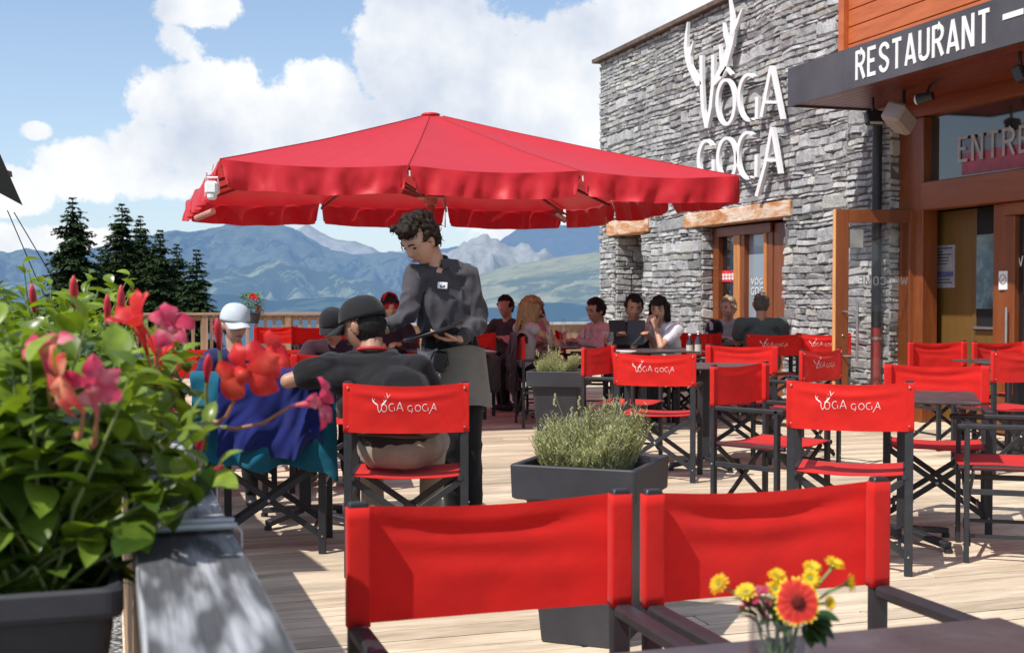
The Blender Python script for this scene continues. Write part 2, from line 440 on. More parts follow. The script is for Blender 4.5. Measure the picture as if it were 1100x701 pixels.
mountain('mountain', [(-600, 262), (-400, 268), (-100, 280), (430, 276), (470, 268), (500, 264), (530, 261), (547, 251), (560, 244), (580, 242), (604, 243), (637, 240), (700, 236), (800, 245), (1000, 250), (1400, 262), (1700, 250)], 15000, 9500, -300,
         terr_mat('far_hazy_rock', (.10, .13, .08), (.16, .17, .18), WD, (.20, .34, .60), .80, .4, .4), seed=1, amp=.8)  # blue comes from the haze glow mixed into the rock
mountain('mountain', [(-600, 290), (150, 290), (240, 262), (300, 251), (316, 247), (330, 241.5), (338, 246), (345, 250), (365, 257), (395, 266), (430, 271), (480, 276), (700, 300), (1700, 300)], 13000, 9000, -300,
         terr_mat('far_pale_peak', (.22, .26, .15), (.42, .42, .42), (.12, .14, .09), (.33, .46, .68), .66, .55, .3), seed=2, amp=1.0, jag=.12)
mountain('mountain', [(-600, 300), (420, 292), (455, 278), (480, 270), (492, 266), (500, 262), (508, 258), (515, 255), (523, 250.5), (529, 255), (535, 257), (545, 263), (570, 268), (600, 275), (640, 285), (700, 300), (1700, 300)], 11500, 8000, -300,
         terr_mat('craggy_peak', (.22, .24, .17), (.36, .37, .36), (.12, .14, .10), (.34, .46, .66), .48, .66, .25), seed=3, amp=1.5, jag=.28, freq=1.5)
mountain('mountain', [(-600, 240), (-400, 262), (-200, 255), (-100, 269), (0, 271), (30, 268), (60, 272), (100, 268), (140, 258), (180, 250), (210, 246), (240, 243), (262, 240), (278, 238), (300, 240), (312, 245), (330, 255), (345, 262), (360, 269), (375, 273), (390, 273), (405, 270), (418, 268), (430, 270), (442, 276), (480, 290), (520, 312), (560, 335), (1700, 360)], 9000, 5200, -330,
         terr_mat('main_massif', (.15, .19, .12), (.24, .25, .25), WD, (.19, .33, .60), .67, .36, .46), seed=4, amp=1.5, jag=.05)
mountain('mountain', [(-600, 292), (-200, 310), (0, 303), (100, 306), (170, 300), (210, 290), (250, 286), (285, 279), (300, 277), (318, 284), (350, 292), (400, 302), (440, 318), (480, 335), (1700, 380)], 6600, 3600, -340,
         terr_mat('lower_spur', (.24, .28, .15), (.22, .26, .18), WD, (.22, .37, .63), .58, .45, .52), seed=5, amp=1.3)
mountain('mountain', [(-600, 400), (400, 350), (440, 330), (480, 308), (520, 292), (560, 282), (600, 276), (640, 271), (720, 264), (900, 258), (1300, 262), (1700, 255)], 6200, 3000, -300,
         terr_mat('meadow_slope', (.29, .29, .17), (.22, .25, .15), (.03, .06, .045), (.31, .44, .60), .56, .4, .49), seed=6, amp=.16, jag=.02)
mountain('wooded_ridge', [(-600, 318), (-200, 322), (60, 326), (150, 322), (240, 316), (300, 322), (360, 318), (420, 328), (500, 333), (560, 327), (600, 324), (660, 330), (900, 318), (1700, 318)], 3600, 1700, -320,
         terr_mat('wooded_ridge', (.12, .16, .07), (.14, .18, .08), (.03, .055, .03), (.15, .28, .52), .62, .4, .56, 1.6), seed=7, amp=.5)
# ground: one sheet, gravel by the terrace, falling away to the valley
m, nt, b, out = newmat('gravel_and_grass')
v = coords(nt)
vo = N(nt, 'ShaderNodeTexVoronoi'); vo.inputs['Scale'].default_value = 28; nt.links.new(v, vo.inputs['Vector'])
g = ramp(nt, vo.outputs['Distance'], [(0, (.55, .54, .50)), (.5, (.22, .21, .19)), (.8, (.05, .05, .05))])
gr = ramp(nt, nz(nt, v, .35, 8, .7), [(.35, (.05, .085, .022)), (.7, (.11, .13, .045))])
sp = N(nt, 'ShaderNodeSeparateXYZ'); nt.links.new(v, sp.inputs[0])
f = ramp(nt, sp.outputs[2], [(0, (0, 0, 0)), (1, (1, 1, 1))])
mr2 = N(nt, 'ShaderNodeMapRange'); mr2.inputs[1].default_value = -1.6; mr2.inputs[2].default_value = -.9; nt.links.new(sp.outputs[2], mr2.inputs[0])
c = mixc(nt, mr2.outputs[0], gr.outputs[0], g.outputs[0]); nt.links.new(c, b.inputs['Base Color']); b.inputs['Roughness'].default_value = .95
bump(nt, b, vo.outputs['Distance'], .8, .03)
V = []; F = []; rs = [0, 3, 6, 9, 12, 15, 18, 21, 24, 28, 33, 40, 50, 65, 85, 120, 170, 250, 400, 650, 1000, 1600, 2600, 4500, 8000, 16000, 30000]; na = 72
for r_ in rs:
    for k in range(na):
        a = 2 * PI * k / na; x = r_ * math.cos(a) + 3.5; y = r_ * math.sin(a) + 9
        s = max(0, r_ - 19); z = -.75 - 340 * (1 - math.exp(-s * .28 / 340)) + (.0 if r_ < 22 else min(6, (r_ - 22) * .05) * fbm(x * .03, y * .03, 0, 3))
        V.append((x, y, z))
for i in range(len(rs) - 1):
    for k in range(na):
        k2 = (k + 1) % na; F.append((i * na + k, (i + 1) * na + k, (i + 1) * na + k2, i * na + k2))
tag(mesh_obj('ground', V, F, m, None, True), kind='structure')

# ------------------------------------------------------------------ deck
DX0, DX1, DY0, DY1 = .03, 8.6, -2.5, 19.7
mb = MB(); bw = .142; y = DY0; i = 0
while y < DY1:
    cuts = [DX0]; x = DX0 + random.uniform(.8, 3.8)
    while x < DX1 - .5: cuts.append(x); x += random.choice([3.0, 3.6, 4.0])
    cuts.append(DX1)
    for a, b_ in zip(cuts, cuts[1:]):
        mb.c = random.uniform(.37, .585)
        mb.box(((a + b_) / 2, y + bw / 2, -.0125 - random.uniform(0, .002)), ((b_ - a) / 2 - .002, bw / 2 - .0065, .0125), None, .004)
    y += bw
mb.c = .05
tag(mb.build('deck', M['deck'], None, False, True), kind='structure')
mb = MB(); mb.box(((DX0 + DX1) / 2, (DY0 + DY1) / 2, -.383), ((DX1 - DX0) / 2 - .02, (DY1 - DY0) / 2 - .02, .378)); tag(mb.build('deck_base', M['black']), kind='structure')

# ------------------------------------------------------------------ near railing
m, nt, b, out = newmat('weathered_grey_wood')
v = coords(nt, (1, .16, 1)); 
wv = N(nt, 'ShaderNodeTexWave', wave_type='RINGS', rings_direction='SPHERICAL'); wv.inputs['Scale'].default_value = 34; wv.inputs['Distortion'].default_value = 3.0
wv.inputs['Detail'].default_value = 2; wv.inputs['Detail Scale'].default_value = .9
mp = N(nt, 'ShaderNodeMapping'); mp.inputs['Location'].default_value = (-.083, -.20, 0); nt.links.new(v, mp.inputs[0]); nt.links.new(mp.outputs[0], wv.inputs['Vector'])
fine = nz(nt, coords(nt, (1, .03, 1)), 160, 4, .7)
r1 = ramp(nt, wv.outputs['Fac'], [(.04, (.05, .052, .056)), (.30, (.27, .275, .29)), (.9, (.50, .51, .53))])
r2 = ramp(nt, fine, [(.3, (.45, .45, .46)), (.55, (1, 1, 1))])
c = mixc(nt, 1, r1.outputs[0], r2.outputs[0], 'MULTIPLY'); c = mixc(nt, .06, c, (.38, .39, .41))
nt.links.new(c, b.inputs['Base Color']); b.inputs['Roughness'].default_value = .8
hh = N(nt, 'ShaderNodeMath', operation='ADD'); nt.links.new(wv.outputs['Fac'], hh.inputs[0]); nt.links.new(fine, hh.inputs[1]); bump(nt, b, hh.outputs[0], .5, .003)
M['grey_wood'] = m
fr = thing('terrace_railing', 'weathered grey plank railing on the left edge of the terrace', 'railing', (0, 0, 0))
for y0, y1 in ((-2.4, 1.664), (1.668, 4.2), (4.204, 8.2), (8.204, 12.2), (12.204, 16.2), (16.204, 19.55)):
    mb = MB(); mb.box((.087, (y0 + y1) / 2, .93), (.062, (y1 - y0) / 2, .02), None, .004); mb.build('handrail', M['grey_wood'], fr)
for y in [-1.2 + 2.0 * k for k in range(11)]:
    mb = MB(); mb.box((.09, y, .455), (.045, .045, .453), None, .004); mb.build('post', M['fence'], fr)
mb = MB()
y = -2.3
while y < 19.4:
    mb.box((.048, y, .50), (.012, .022, .40), None, .002); y += .125
o = mb.build('balusters', M['fence'], fr)
mb = MB(); mb.box((.075, 8.5, .12), (.02, 11, .04)); mb.box((.075, 8.5, .86), (.02, 11, .035)); mb.build('rail', M['fence'], fr)

# far fence, wooden balusters
ff = thing('wooden_fence', 'larch baluster fence across the far end of the terrace below the mountains', 'fence', (0, 19.55, 0))
mb = MB(); mb.box((1.95, 0, .98), (1.9, .06, .02), None, .004); mb.build('handrail', M['fence_h'], ff)
mb = MB()
x = .1
while x < 3.85: mb.box((x, 0, .52), (.024, .014, .41), None, .003); x += .135
mb.build('balusters', M['fence'], ff)
mb = MB(); mb.box((1.95, .03, .14), (1.9, .016, .04)); mb.box((1.95, .03, .915), (1.9, .016, .035)); mb.build('rail', M['fence_h'], ff)
for x in (.12, 1.35, 2.6, 3.84): mb = MB(); mb.box((x, .0, .478), (.045, .045, .478)); mb.build('post', M['fence'], ff)
# low parapet with pale cap to its right
pw = thing('low_parapet', 'low dark timber parapet with a pale cap at the far right of the terrace', 'wall', (5.75, 19.5, 0))
mb = MB(); mb.box((0, 0, .39), (1.84, .06, .39)); mb.build('wall', M['fence_h'], pw)
mb = MB(); mb.box((0, 0, .80), (1.86, .10, .02), None, .004); mb.build('cap', basic('pale_cap', (.5, .5, .48), .6), pw)

# ------------------------------------------------------------------ stone wall
WX = 7.53
m, nt, b, out = newmat('dry_stone')
v = coords(nt); a = N(nt, 'ShaderNodeAttribute', attribute_name='tint')
sepc = N(nt, 'ShaderNodeSeparateColor'); nt.links.new(a.outputs['Color'], sepc.inputs[0])
n1 = nz(nt, v, 7, 8, .68); n2 = nz(nt, v, 45, 6, .7)
base = ramp(nt, n1, [(.28, (.26, .265, .275)), (.5, (.46, .465, .465)), (.72, (.65, .645, .63))])
mul = N(nt, 'ShaderNodeMath', operation='MULTIPLY'); mul.inputs[1].default_value = 2.0; nt.links.new(sepc.outputs[0], mul.inputs[0])
c = mixc(nt, 1, base.outputs[0], mul.outputs[0], 'MULTIPLY')
c = mixc(nt, sepc.outputs[1], c, (.68, .66, .56))
sp2 = ramp(nt, n2, [(.3, (.55, .55, .56)), (.6, (1.0, 1.0, 1.0))]); c = mixc(nt, .8, c, sp2.outputs[0], 'MULTIPLY')
nt.links.new(c, b.inputs['Base Color']); b.inputs['Roughness'].default_value = .85; b.inputs['Specular IOR Level'].default_value = .3
ad = N(nt, 'ShaderNodeMath', operation='MULTIPLY_ADD'); ad.inputs[1].default_value = .4; nt.links.new(n2, ad.inputs[0]); nt.links.new(n1, ad.inputs[2])
bump(nt, b, ad.outputs[0], .9, .035)
M['stone'] = m
M['mortar'] = basic('dark_joint', (.13, .13, .13), .95, .3, 10, 0, .6, 40)

def stonework(mb_v, y0, y1, z0, z1, X, holes, seed=3, axis='x'):
    """random coursed rubble on a vertical plane; every stone its own bulged block"""
    rnd = random.Random(seed); V, F, C = mb_v
    def wob(y, z): return .035 * noise.noise(Vector((y * .9, z * 1.1, seed))) + .014 * noise.noise(Vector((y * 3, z * 3, seed + 4)))
    z = z0
    while z < z1:
        h = rnd.choice([.035, .045, .055, .065, .075, .09, .11, .14, .19]); h = min(h, z1 - z)
        if h < .02: break
        y = y0 - rnd.uniform(0, .15)
        while y < y1:
            w = rnd.uniform(.8, 3.0) * (h ** .5) * .42; w = max(.07, min(.42, w))
            sub = [(z, h)]
            if h > .10 and rnd.random() < .62:
                k = rnd.uniform(.35, .65); sub = [(z, h * k), (z + h * k, h * (1 - k))]
            for zz, hh in sub:
                segs = [(y, w)]
                if len(sub) > 1 and rnd.random() < .5: k = rnd.uniform(.3, .7); segs = [(y, w * k), (y + w * k, w * (1 - k))]
                for yy, ww in segs:
                    a0, a1 = max(yy, y0), min(yy + ww, y1)
                    if a1 - a0 < .025: continue
                    cyy, czz = (a0 + a1) / 2, zz + hh / 2
                    bad = False
                    for (h0, h1, g0, g1) in holes:
                        if a1 > h0 + .01 and a0 < h1 - .01 and zz + hh > g0 + .01 and zz < g1 - .01:
                            if h0 < cyy < h1: bad = True; break
                            if cyy <= h0: a1 = h0
                            else: a0 = h1
                    if bad or a1 - a0 < .025: continue
                    g = .003; out_ = rnd.uniform(.002, .028); tl = rnd.uniform(-.014, .014); tz = rnd.uniform(-.012, .012)
                    n = len(V); ny, nzv = 4, 3
                    tint = rnd.uniform(.40, .62); warm = .0 if rnd.random() < .84 else rnd.uniform(.2, .6)
                    if rnd.random() < .08: tint = rnd.uniform(.25, .36)
                    skew = rnd.uniform(-.09, .09); jit = [[(rnd.uniform(-.16, .16), rnd.uniform(-.2, .2)) for _ in range(nzv + 1)] for _ in range(ny + 1)]
                    for iy in range(ny + 1):
                        for iz in range(nzv + 1):
                            fy = (0, .07, .5, .93, 1)[iy]; fz = (0, .14, .86, 1)[iz]
                            edge = iy in (0, ny) or iz in (0, nzv)
                            corner = iy in (0, ny) and iz in (0, nzv)
                            py_ = a0 + g + (a1 - a0 - 2 * g) * fy; pz_ = zz + g + (hh - 2 * g) * fz
                            jy, jz = jit[iy][iz]
                            if corner: py_ += (.5 - fy) * .10 * (a1 - a0) * (1 + jy); pz_ += (.5 - fz) * .22 * hh * (1 + jz)
                            elif edge: py_ += jy * .05 * (a1 - a0) if iz in (0, nzv) else (.5 - fy) * .02 * abs(jy); pz_ += (jz * .12 * hh) if iy in (0, ny) else (.5 - fz) * abs(jz) * .28 * hh
                            else: py_ += jy * .05 * (a1 - a0); pz_ += jz * .12 * hh
                            pz_ += skew * (py_ - (a0 + a1) / 2); d = (-.012 if edge else out_ + tl * (fy - .5) * 2 + tz * (fz - .5) * 2 + rnd.uniform(-.004, .004))
                            pz_ += wob(py_, z * 1.0) * (1 if z0 + .1 < pz_ < z1 - .1 else 0)
                            if axis == 'x': V.append((X - d, py_, pz_))
                            else: V.append((py_, X - d, pz_))
                            C.append((tint, warm, 0))
                    for iy in range(ny):
                        for iz in range(nzv):
                            q = n + iy * (nzv + 1) + iz
                            F.append((q, q + 1, q + nzv + 2, q + nzv + 1) if axis == 'x' else (q, q + nzv + 1, q + nzv + 2, q + 1))
            y += w
        z += h
WY0, WY1, WZ1 = 11.0, 18.92, 5.0
H1 = (17.22, 18.28, 0, 2.19); H2 = (13.1, 15.28, 0, 2.17)
L1 = (16.95, 18.55, 2.19, 2.43); L2 = (12.9, 15.72, 2.17, 2.37)
sw = thing('stone_building', 'grey dry stone restaurant building with large white lettering on its wall', 'building', (0, 0, 0))
D = ([], [], [])
stonework(D, WY0, 11.78, 0, 3.62, WX, [H2, L2], 5)
stonework(D, 11.78, WY1, 0, WZ1, WX, [H1, H2, L1, L2], 6)
V, F, C = D
o = mesh_obj('stone_facing', V, F, M['stone'], sw, False, C)
D = ([], [], []); stonework(D, WX, WX + 3.6, 0, WZ1, WY1, [], 9, 'y')      # far side, turned round
V, F, C = D; V = [(v[0], 2 * WY1 - v[1], v[2]) for v in V]; mesh_obj('stone_facing', V, [f[::-1] for f in F], M['stone'], sw, False, C)
# reveals of the openings in stone
for (h0, h1, g0, g1), dp in ((H1, .55), (H2, .28)):
    for yy, sgn in ((h1, 1), (h0, -1)):
        D = ([], [], []); stonework(D, WX + .01, WX + dp, g0, g1, yy, [], 12 + int(yy * 3), 'y')
        V, F, C = D
        if sgn < 0: V = [(v[0], 2 * yy - v[1], v[2]) for v in V]; F = [f[::-1] for f in F]
        mesh_obj('reveal', V, F, M['stone'], sw, False, C)
# wall core (joints) built round the openings
mb = MB(); x0, x1 = WX + .012, WX + .55
def core(y0, y1, z0, z1): mb.box(((x0 + x1) / 2, (y0 + y1) / 2, (z0 + z1) / 2), ((x1 - x0) / 2, (y1 - y0) / 2, (z1 - z0) / 2))
core(WY0, 11.78, 0, 3.6); core(11.78, H2[0] - .02, 0, WZ1 - .02); core(H2[0] - .02, H2[1] + .02, H2[3] + .012, WZ1 - .02); core(H2[1] + .02, H1[0] - .02, 0, WZ1 - .02)
core(H1[0] - .02, H1[1] + .02, H1[3] + .012, WZ1 - .02); core(H1[1] + .02, WY1 - .02, 0, WZ1 - .02)
mb.box((WX + 2.1, WY1 - .3, 2.49), (1.5, .28, 2.49)); mb.build('wall_core', M['mortar'], sw)
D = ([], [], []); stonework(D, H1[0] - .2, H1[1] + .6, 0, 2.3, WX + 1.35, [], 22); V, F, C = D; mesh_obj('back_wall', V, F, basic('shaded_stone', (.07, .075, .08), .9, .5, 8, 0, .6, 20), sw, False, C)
mb = MB(); mb.box((WX + 1.5, 17.7, 1.15), (.13, 1.2, 1.15)); mb.box((WX + 1.0, 17.7, 2.32), (.5, 1.2, .06)); mb.box((WX + 1.0, 16.9, 1.15), (.5, .2, 1.15)); mb.box((WX + 1.0, 18.75, 1.15), (.5, .12, 1.15)); mb.build('passage_core', M['mortar'], sw)
# stone end where the upper storey steps back
D = ([], [], []); stonework(D, WX, WX + .5, 3.6, WZ1, 11.78, [], 31, 'y'); V, F, C = D; mesh_obj('stone_facing', V, F, M['stone'], sw, False, C)
D = ([], [], []); stonework(D, WX, WX + .18, 0, 3.1, WY0, [], 33, 'y'); V, F, C = D; mesh_obj('stone_facing', V, F, M['stone'], sw, False, C)
# roof edge
mb = MB(); mb.box((WX + 1.9, (11.2 + WY1 + .12) / 2, WZ1 + .03), (2.0, (WY1 + .12 - 11.2) / 2, .03)); mb.build('roof', basic('rusty_roof_edge', (.13, .085, .06), .7, .4, 6, 0, .3, 40), sw)
m, nt, b, out = newmat('aged_lintel'); v = coords(nt, (1, .35, 1)); n1 = nz(nt, v, 5, 8, .7, .5); n2 = nz(nt, coords(nt, (1, .12, 1)), 40, 5, .7)
r = ramp(nt, n1, [(.34, (.40, .14, .045)), (.46, (.58, .27, .11)), (.56, (.74, .56, .42)), (.75, (.78, .70, .62))]); rr = ramp(nt, n2, [(.3, (.6, .55, .5)), (.55, (1, 1, 1))]); c = mixc(nt, .85, r.outputs[0], rr.outputs[0], 'MULTIPLY'); nt.links.new(c, b.inputs['Base Color']); b.inputs['Roughness'].default_value = .85; bump(nt, b, n2, .8, .01); M['lintel'] = m
# lintels
for (y0, y1, z0, z1) in (L1, L2):
    mb = MB(); n = 14
    yc = (y0 + y1) / 2
    mb.box((WX + .10, yc, (z0 + z1) / 2), (.145, (y1 - y0) / 2, (z1 - z0) / 2 - .004), None, .012)
    mb.build('lintel', M['lintel'], sw)

# ---- glazed door in the stone wall
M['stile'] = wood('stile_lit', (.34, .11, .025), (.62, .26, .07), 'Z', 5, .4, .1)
gd = thing('glazed_door', 'brown timber double door with glass panes set in the stone wall', 'door', (0, 0, 0))
Xd = WX + .22; ztop = 2.15
def post(y0, y1, z0, z1, X=Xd, t=.05, mat='frame_wood', name='frame', par=None, pr=0.0):
    mb = MB(); mb.box((X - pr, (y0 + y1) / 2, (z0 + z1) / 2), (t, abs(y1 - y0) / 2, (z1 - z0) / 2), None, .006); return mb.build(name, M[mat], par or gd)
def Yp(px, X): return on_x(px, 318, X).y
ys = [Yp(p, Xd) for p in (751, 770, 776, 793.5, 800, 804, 826, 829, 834.5, 838)]
post(ys[1], ys[0], 0, ztop)                                   # fixed timber panel
post(ys[2], ys[1], 0, ztop - .0, pr=.012, t=.05)
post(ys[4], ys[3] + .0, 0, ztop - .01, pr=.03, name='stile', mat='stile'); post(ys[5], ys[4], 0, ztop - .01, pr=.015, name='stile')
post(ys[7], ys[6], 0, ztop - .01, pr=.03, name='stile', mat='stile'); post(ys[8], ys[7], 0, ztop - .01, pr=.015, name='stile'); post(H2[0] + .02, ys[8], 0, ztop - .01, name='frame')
post(ys[8], ys[2], ztop - .12, ztop, pr=.045, name='head')
for a, c_ in ((2, 3), (5, 6)): post(ys[c_], ys[a], .0, .42, pr=.005, name='bottom_panel')
for a, c_, nm in ((2, 3, 'pane'), (5, 6, 'pane')):
    mb = MB(); mb.box((Xd + .01, (ys[a] + ys[c_]) / 2, (.42 + ztop - .12) / 2), (.004, abs(ys[a] - ys[c_]) / 2, (ztop - .54) / 2)); mb.build(nm, M['pane'] if a == 2 else dark_pane('reflecting_pane', (.30, .36, .40), .08), gd)
mb = MB(); mb.box((Xd + .4, 14.2, 1.1), (.02, 1.3, 1.2)); mb.build('dark_backing', M['black'], gd)

# ------------------------------------------------------------------ lettering strokes
def arc(cx, cy, rx, ry, a0, a1, n=22): return [(cx + rx * math.cos(R(a0 + (a1 - a0) * k / n)), cy + ry * math.sin(R(a0 + (a1 - a0) * k / n))) for k in range(n + 1)]
def ribbon(mb, pts, w, mapf, t0, t1):
    """flat lettering stroke with real thickness; pts 2-D, w a width or list; mapf(x, y, t) -> 3-D"""
    P = [Vector((p[0], p[1])) for p in pts]; n = len(P); ww = w if isinstance(w, (list, tuple)) else [w] * n
    V = []; F = []
    for i, p in enumerate(P):
        t = P[min(i + 1, n - 1)] - P[max(i - 1, 0)]; t.normalize(); s = Vector((-t.y, t.x))
        if 0 < i < n - 1:
            t1_ = (P[i] - P[i - 1]).normalized(); c = max(.45, abs(t.dot(t1_))); s = s / c
        for q in (p + s * ww[i] / 2, p - s * ww[i] / 2):
            V.append(mapf(q.x, q.y, t0)); V.append(mapf(q.x, q.y, t1))
    for i in range(n - 1):
        a = i * 4; b_ = a + 4
        F += [(a, a + 2, b_ + 2, b_), (a + 1, b_ + 1, b_ + 3, a + 3), (a, b_, b_ + 1, a + 1), (a + 2, a + 3, b_ + 3, b_ + 2)]
    F += [(0, 1, 3, 2), (n * 4 - 4, n * 4 - 2, n * 4 - 1, n * 4 - 3)]
    mb.add(V, F)
# glyph strokes in a frame where y runs down, measured on the wall sign
def Z(x, y): return (x, y)
GL = {
 'V': [[(108, 190), (109, 290), (114, 375), (126, 438)], [(126, 438), (140, 370), (148, 290), (149, 188)]],
 'O1': [arc(193, 350, 30, 76, 0, 360, 34)], 'hat': [[(176, 262), (194, 234), (213, 256)]],
 'G1': [arc(272, 334, 35, 78, -62, -285, 30) + [(281, 411)], [(300, 332), (298, 408)]],
 'A1': [[(348, 226), (331, 310), (314, 402)], [(349, 226), (366, 310), (386, 408)], [(328, 350), (372, 350)]],
 'G0': [arc(127, 548, 28, 66, -48, -300, 28), [(150, 545), (150, 600), (140, 655)]], 'O2': [arc(196, 545, 31, 72, 0, 360, 34)],
 'G2': [arc(268, 532, 35, 78, -62, -285, 30) + [(277, 609)], [(298, 530), (296, 606)]],
 'A2': [[(350, 436), (328, 560), (297, 672)], [(351, 436), (364, 510), (378, 594)], [(332, 548), (368, 548)]],
}
antL = ([(101, 292), (86, 262), (70, 232), (60, 200), (55, 160), (57, 120), (62, 76)], [26, 24, 20, 16, 14, 10, 3])
antL2 = ([(70, 225), (68, 190), (74, 165), (82, 142)], [12, 12, 9, 3])
antR = ([(150, 290), (168, 262), (184, 228), (196, 190), (208, 150), (216, 110), (214, 60), (205, -4)], [14, 28, 30, 26, 24, 22, 14, 3])
antR2 = ([(182, 240), (176, 205), (172, 152)], [12, 12, 3]); antR3 = ([(202, 160), (190, 120), (184, 78)], [14, 12, 3]); antR4 = ([(212, 120), (228, 85), (250, 30)], [16, 14, 4])
sg = thing('wall_sign', 'large white raised sign of antlers above two words on the stone wall', 'sign', (0, 0, 0))
def wm(x, y, t):
    px = 720 + x / 3.186; py = y / 3.186; p = on_x(px, py, WX - .12); return Vector((WX - .06 - t, p.y, p.z))
for k in ('V', 'O1', 'hat', 'G1', 'A1', 'G0', 'O2', 'G2', 'A2'):
    mb = MB()
    for j, st in enumerate(GL[k]): ribbon(mb, st, 10.5, wm, .035 - .0007 * j, .075 + .0011 * j)
    mb.build('letter' if k != 'hat' else 'circumflex', M['white'], sg)
for grp in ((antL, antL2), (antR, antR2, antR3, antR4)):
    mb = MB()
    for j, (p, w) in enumerate(grp): ribbon(mb, p, [x * .8 for x in w], wm, .035 - .0007 * j, .075 + .0011 * j)
    mb.build('antler', M['white'], sg)
mb = MB()
for ya, yb in ((118, 410), (108, 380)):
    pass
for (xa, xb, yy) in ((130, 375, 405), (125, 375, 300), (130, 372, 598)):
    p = wm(xa, yy, -.01); q = wm(xb, yy - (xb - xa) * .115, -.01); mb.tube([p, q], .012, 6)
mb.build('mounting_rail', M['frame'], sg)

def text_mesh(name, txt, mat, parent, origin, ux, uy, width, height, thick=.004, bold=.012, squeeze=True):
    """lettering as a mesh: origin lower left, ux / uy unit vectors in the surface"""
    cu = bpy.data.curves.new('t', 'FONT'); cu.body = txt; cu.offset = bold; cu.extrude = 0.02; cu.space_character = 1.12; cu.resolution_u = 3
    to = bpy.data.objects.new('t', cu); COL.objects.link(to); bpy.context.view_layer.update()
    me = bpy.data.meshes.new_from_object(to.evaluated_get(bpy.context.evaluated_depsgraph_get()))
    bpy.data.objects.remove(to); bpy.data.curves.remove(cu)
    co = np.array([v.co[:] for v in me.vertices]); mn = co.min(0); mx = co.max(0)
    ux = Vector(ux); uy = Vector(uy); nn_ = ux.cross(uy)
    for v in me.vertices:
        a = (v.co.x - mn[0]) / (mx[0] - mn[0]) * width; c_ = (v.co.y - mn[1]) / (mx[1] - mn[1]) * height; d = (v.co.z - mn[2]) / (mx[2] - mn[2]) * thick
        v.co = Vector(origin) + ux * a + uy * c_ + nn_ * d
    me.name = name; me.materials.clear(); me.materials.append(mat)
    return link(bpy.data.objects.new(name, me), parent)

# condensed capitals drawn as strokes on a cell 0.44 wide, 1 high
CAP = {'R': [[(.0, 0), (0, 1)], [(0, .94), (.2, .94)] + arc(.2, .72, .19, .22, 90, -90, 8) + [(0, .50)], [(.19, .50), (.40, 0)]],
 'E': [[(0, 0), (0, 1)], [(0, .94), (.36, .94)], [(0, .52), (.30, .52)], [(0, .06), (.36, .06)]],
 'S': [arc(.20, .74, .19, .20, 0, 180, 9) + [(.03, .64), (.12, .55), (.28, .45), (.38, .34)] + arc(.20, .26, .19, .20, 0, -180, 9)],
 'T': [[(.21, 0), (.21, 1)], [(0, .94), (.42, .94)]], 'A': [[(0, 0), (.20, 1)], [(.20, 1), (.42, 0)], [(.08, .24), (.34, .24)]],
 'U': [[(0, 1), (0, .22)] + arc(.19, .24, .19, .18, 180, 360, 9) + [(.38, 1)]], 'N': [[(0, 0), (0, 1)], [(.02, .96), (.36, .04)], [(.38, 0), (.38, 1)]],
 'W': [[(0, 1), (.14, 0)], [(.14, 0), (.28, .85)], [(.28, .85), (.42, 0)], [(.42, 0), (.56, 1)]], 'L': [[(0, 1), (0, 0)], [(0, .06), (.34, .06)]],
 'C': [arc(.20, .74, .19, .20, 0, 180, 9) + arc(.20, .26, .19, .20, 180, 360, 9)], 'O': [arc(.20, .74, .19, .20, 0, 180, 9) + arc(.20, .26, .19, .20, 180, 360, 9) + [(.39, .74)]],
 'M': [[(0, 0), (0, 1)], [(.02, .97), (.26, .2)], [(.26, .2), (.50, .97)], [(.52, 0), (.52, 1)]]}
def caps(name, txt, mat, parent, origin, ux, uy, width, height, thick=.004, stroke=.125, gap=.22):
    ux = Vector(ux); uy = Vector(uy); nn_ = ux.cross(uy); adv = []; x = 0
    for ch in txt: wd = max(p[0] for st in CAP[ch] for p in st); adv.append((ch, x)); x += wd + gap
    tot_ = x - gap; sx = width / tot_; o = Vector(origin); mb = MB()
    # keep stroke weight even: draw in real units
    for ch, x0_ in adv:
        for j, st in enumerate(CAP[ch]):
            ribbon(mb, [((x0_ + px_) * sx, py_ * height) for px_, py_ in st], stroke * height, lambda a, c_, t: o + ux * a + uy * c_ + nn_ * t, .0, thick + .0002 * j)
    return mb.build(name, mat, parent)

# writing on the panes: white words, red notice
for k, (t_, y0, h) in enumerate((('VÔGA', 301.5, 7), ('GOGA', 312.5, 8))):
    p = on_x(807, y0, Xd); q = on_x(824.5, y0, Xd); sc_ = (p.x) / 1
    text_mesh('lettering', t_, M['logo'], gd, (Xd - .004, p.y, p.z - .05), (0, -1, 0), (0, 0, 1), p.y - q.y, .10, .001, .0)
rs_ = thing('red_notice', 'small red notice with white lines on the left pane of the stone wall door', 'notice', (0, 0, 0))
p = on_x(774, 303, Xd - .004); q = on_x(791.5, 290, Xd - .004)
mb = MB(); mb.box((Xd - .004, (p.y + q.y) / 2, (p.z + q.z) / 2), (.003, abs(p.y - q.y) / 2, abs(q.z - p.z) / 2), None, .002); mb.build('card', basic('notice_red', (.65, .03, .05), .5), rs_)
mb = MB()
for zz in (.62, .32): 
    for k in range(4): mb.box((Xd - .009, p.y + (q.y - p.y) * (.2 + .19 * k), p.z + (q.z - p.z) * zz), (.001, .03, .018))
mb.build('lines', M['logo'], rs_)

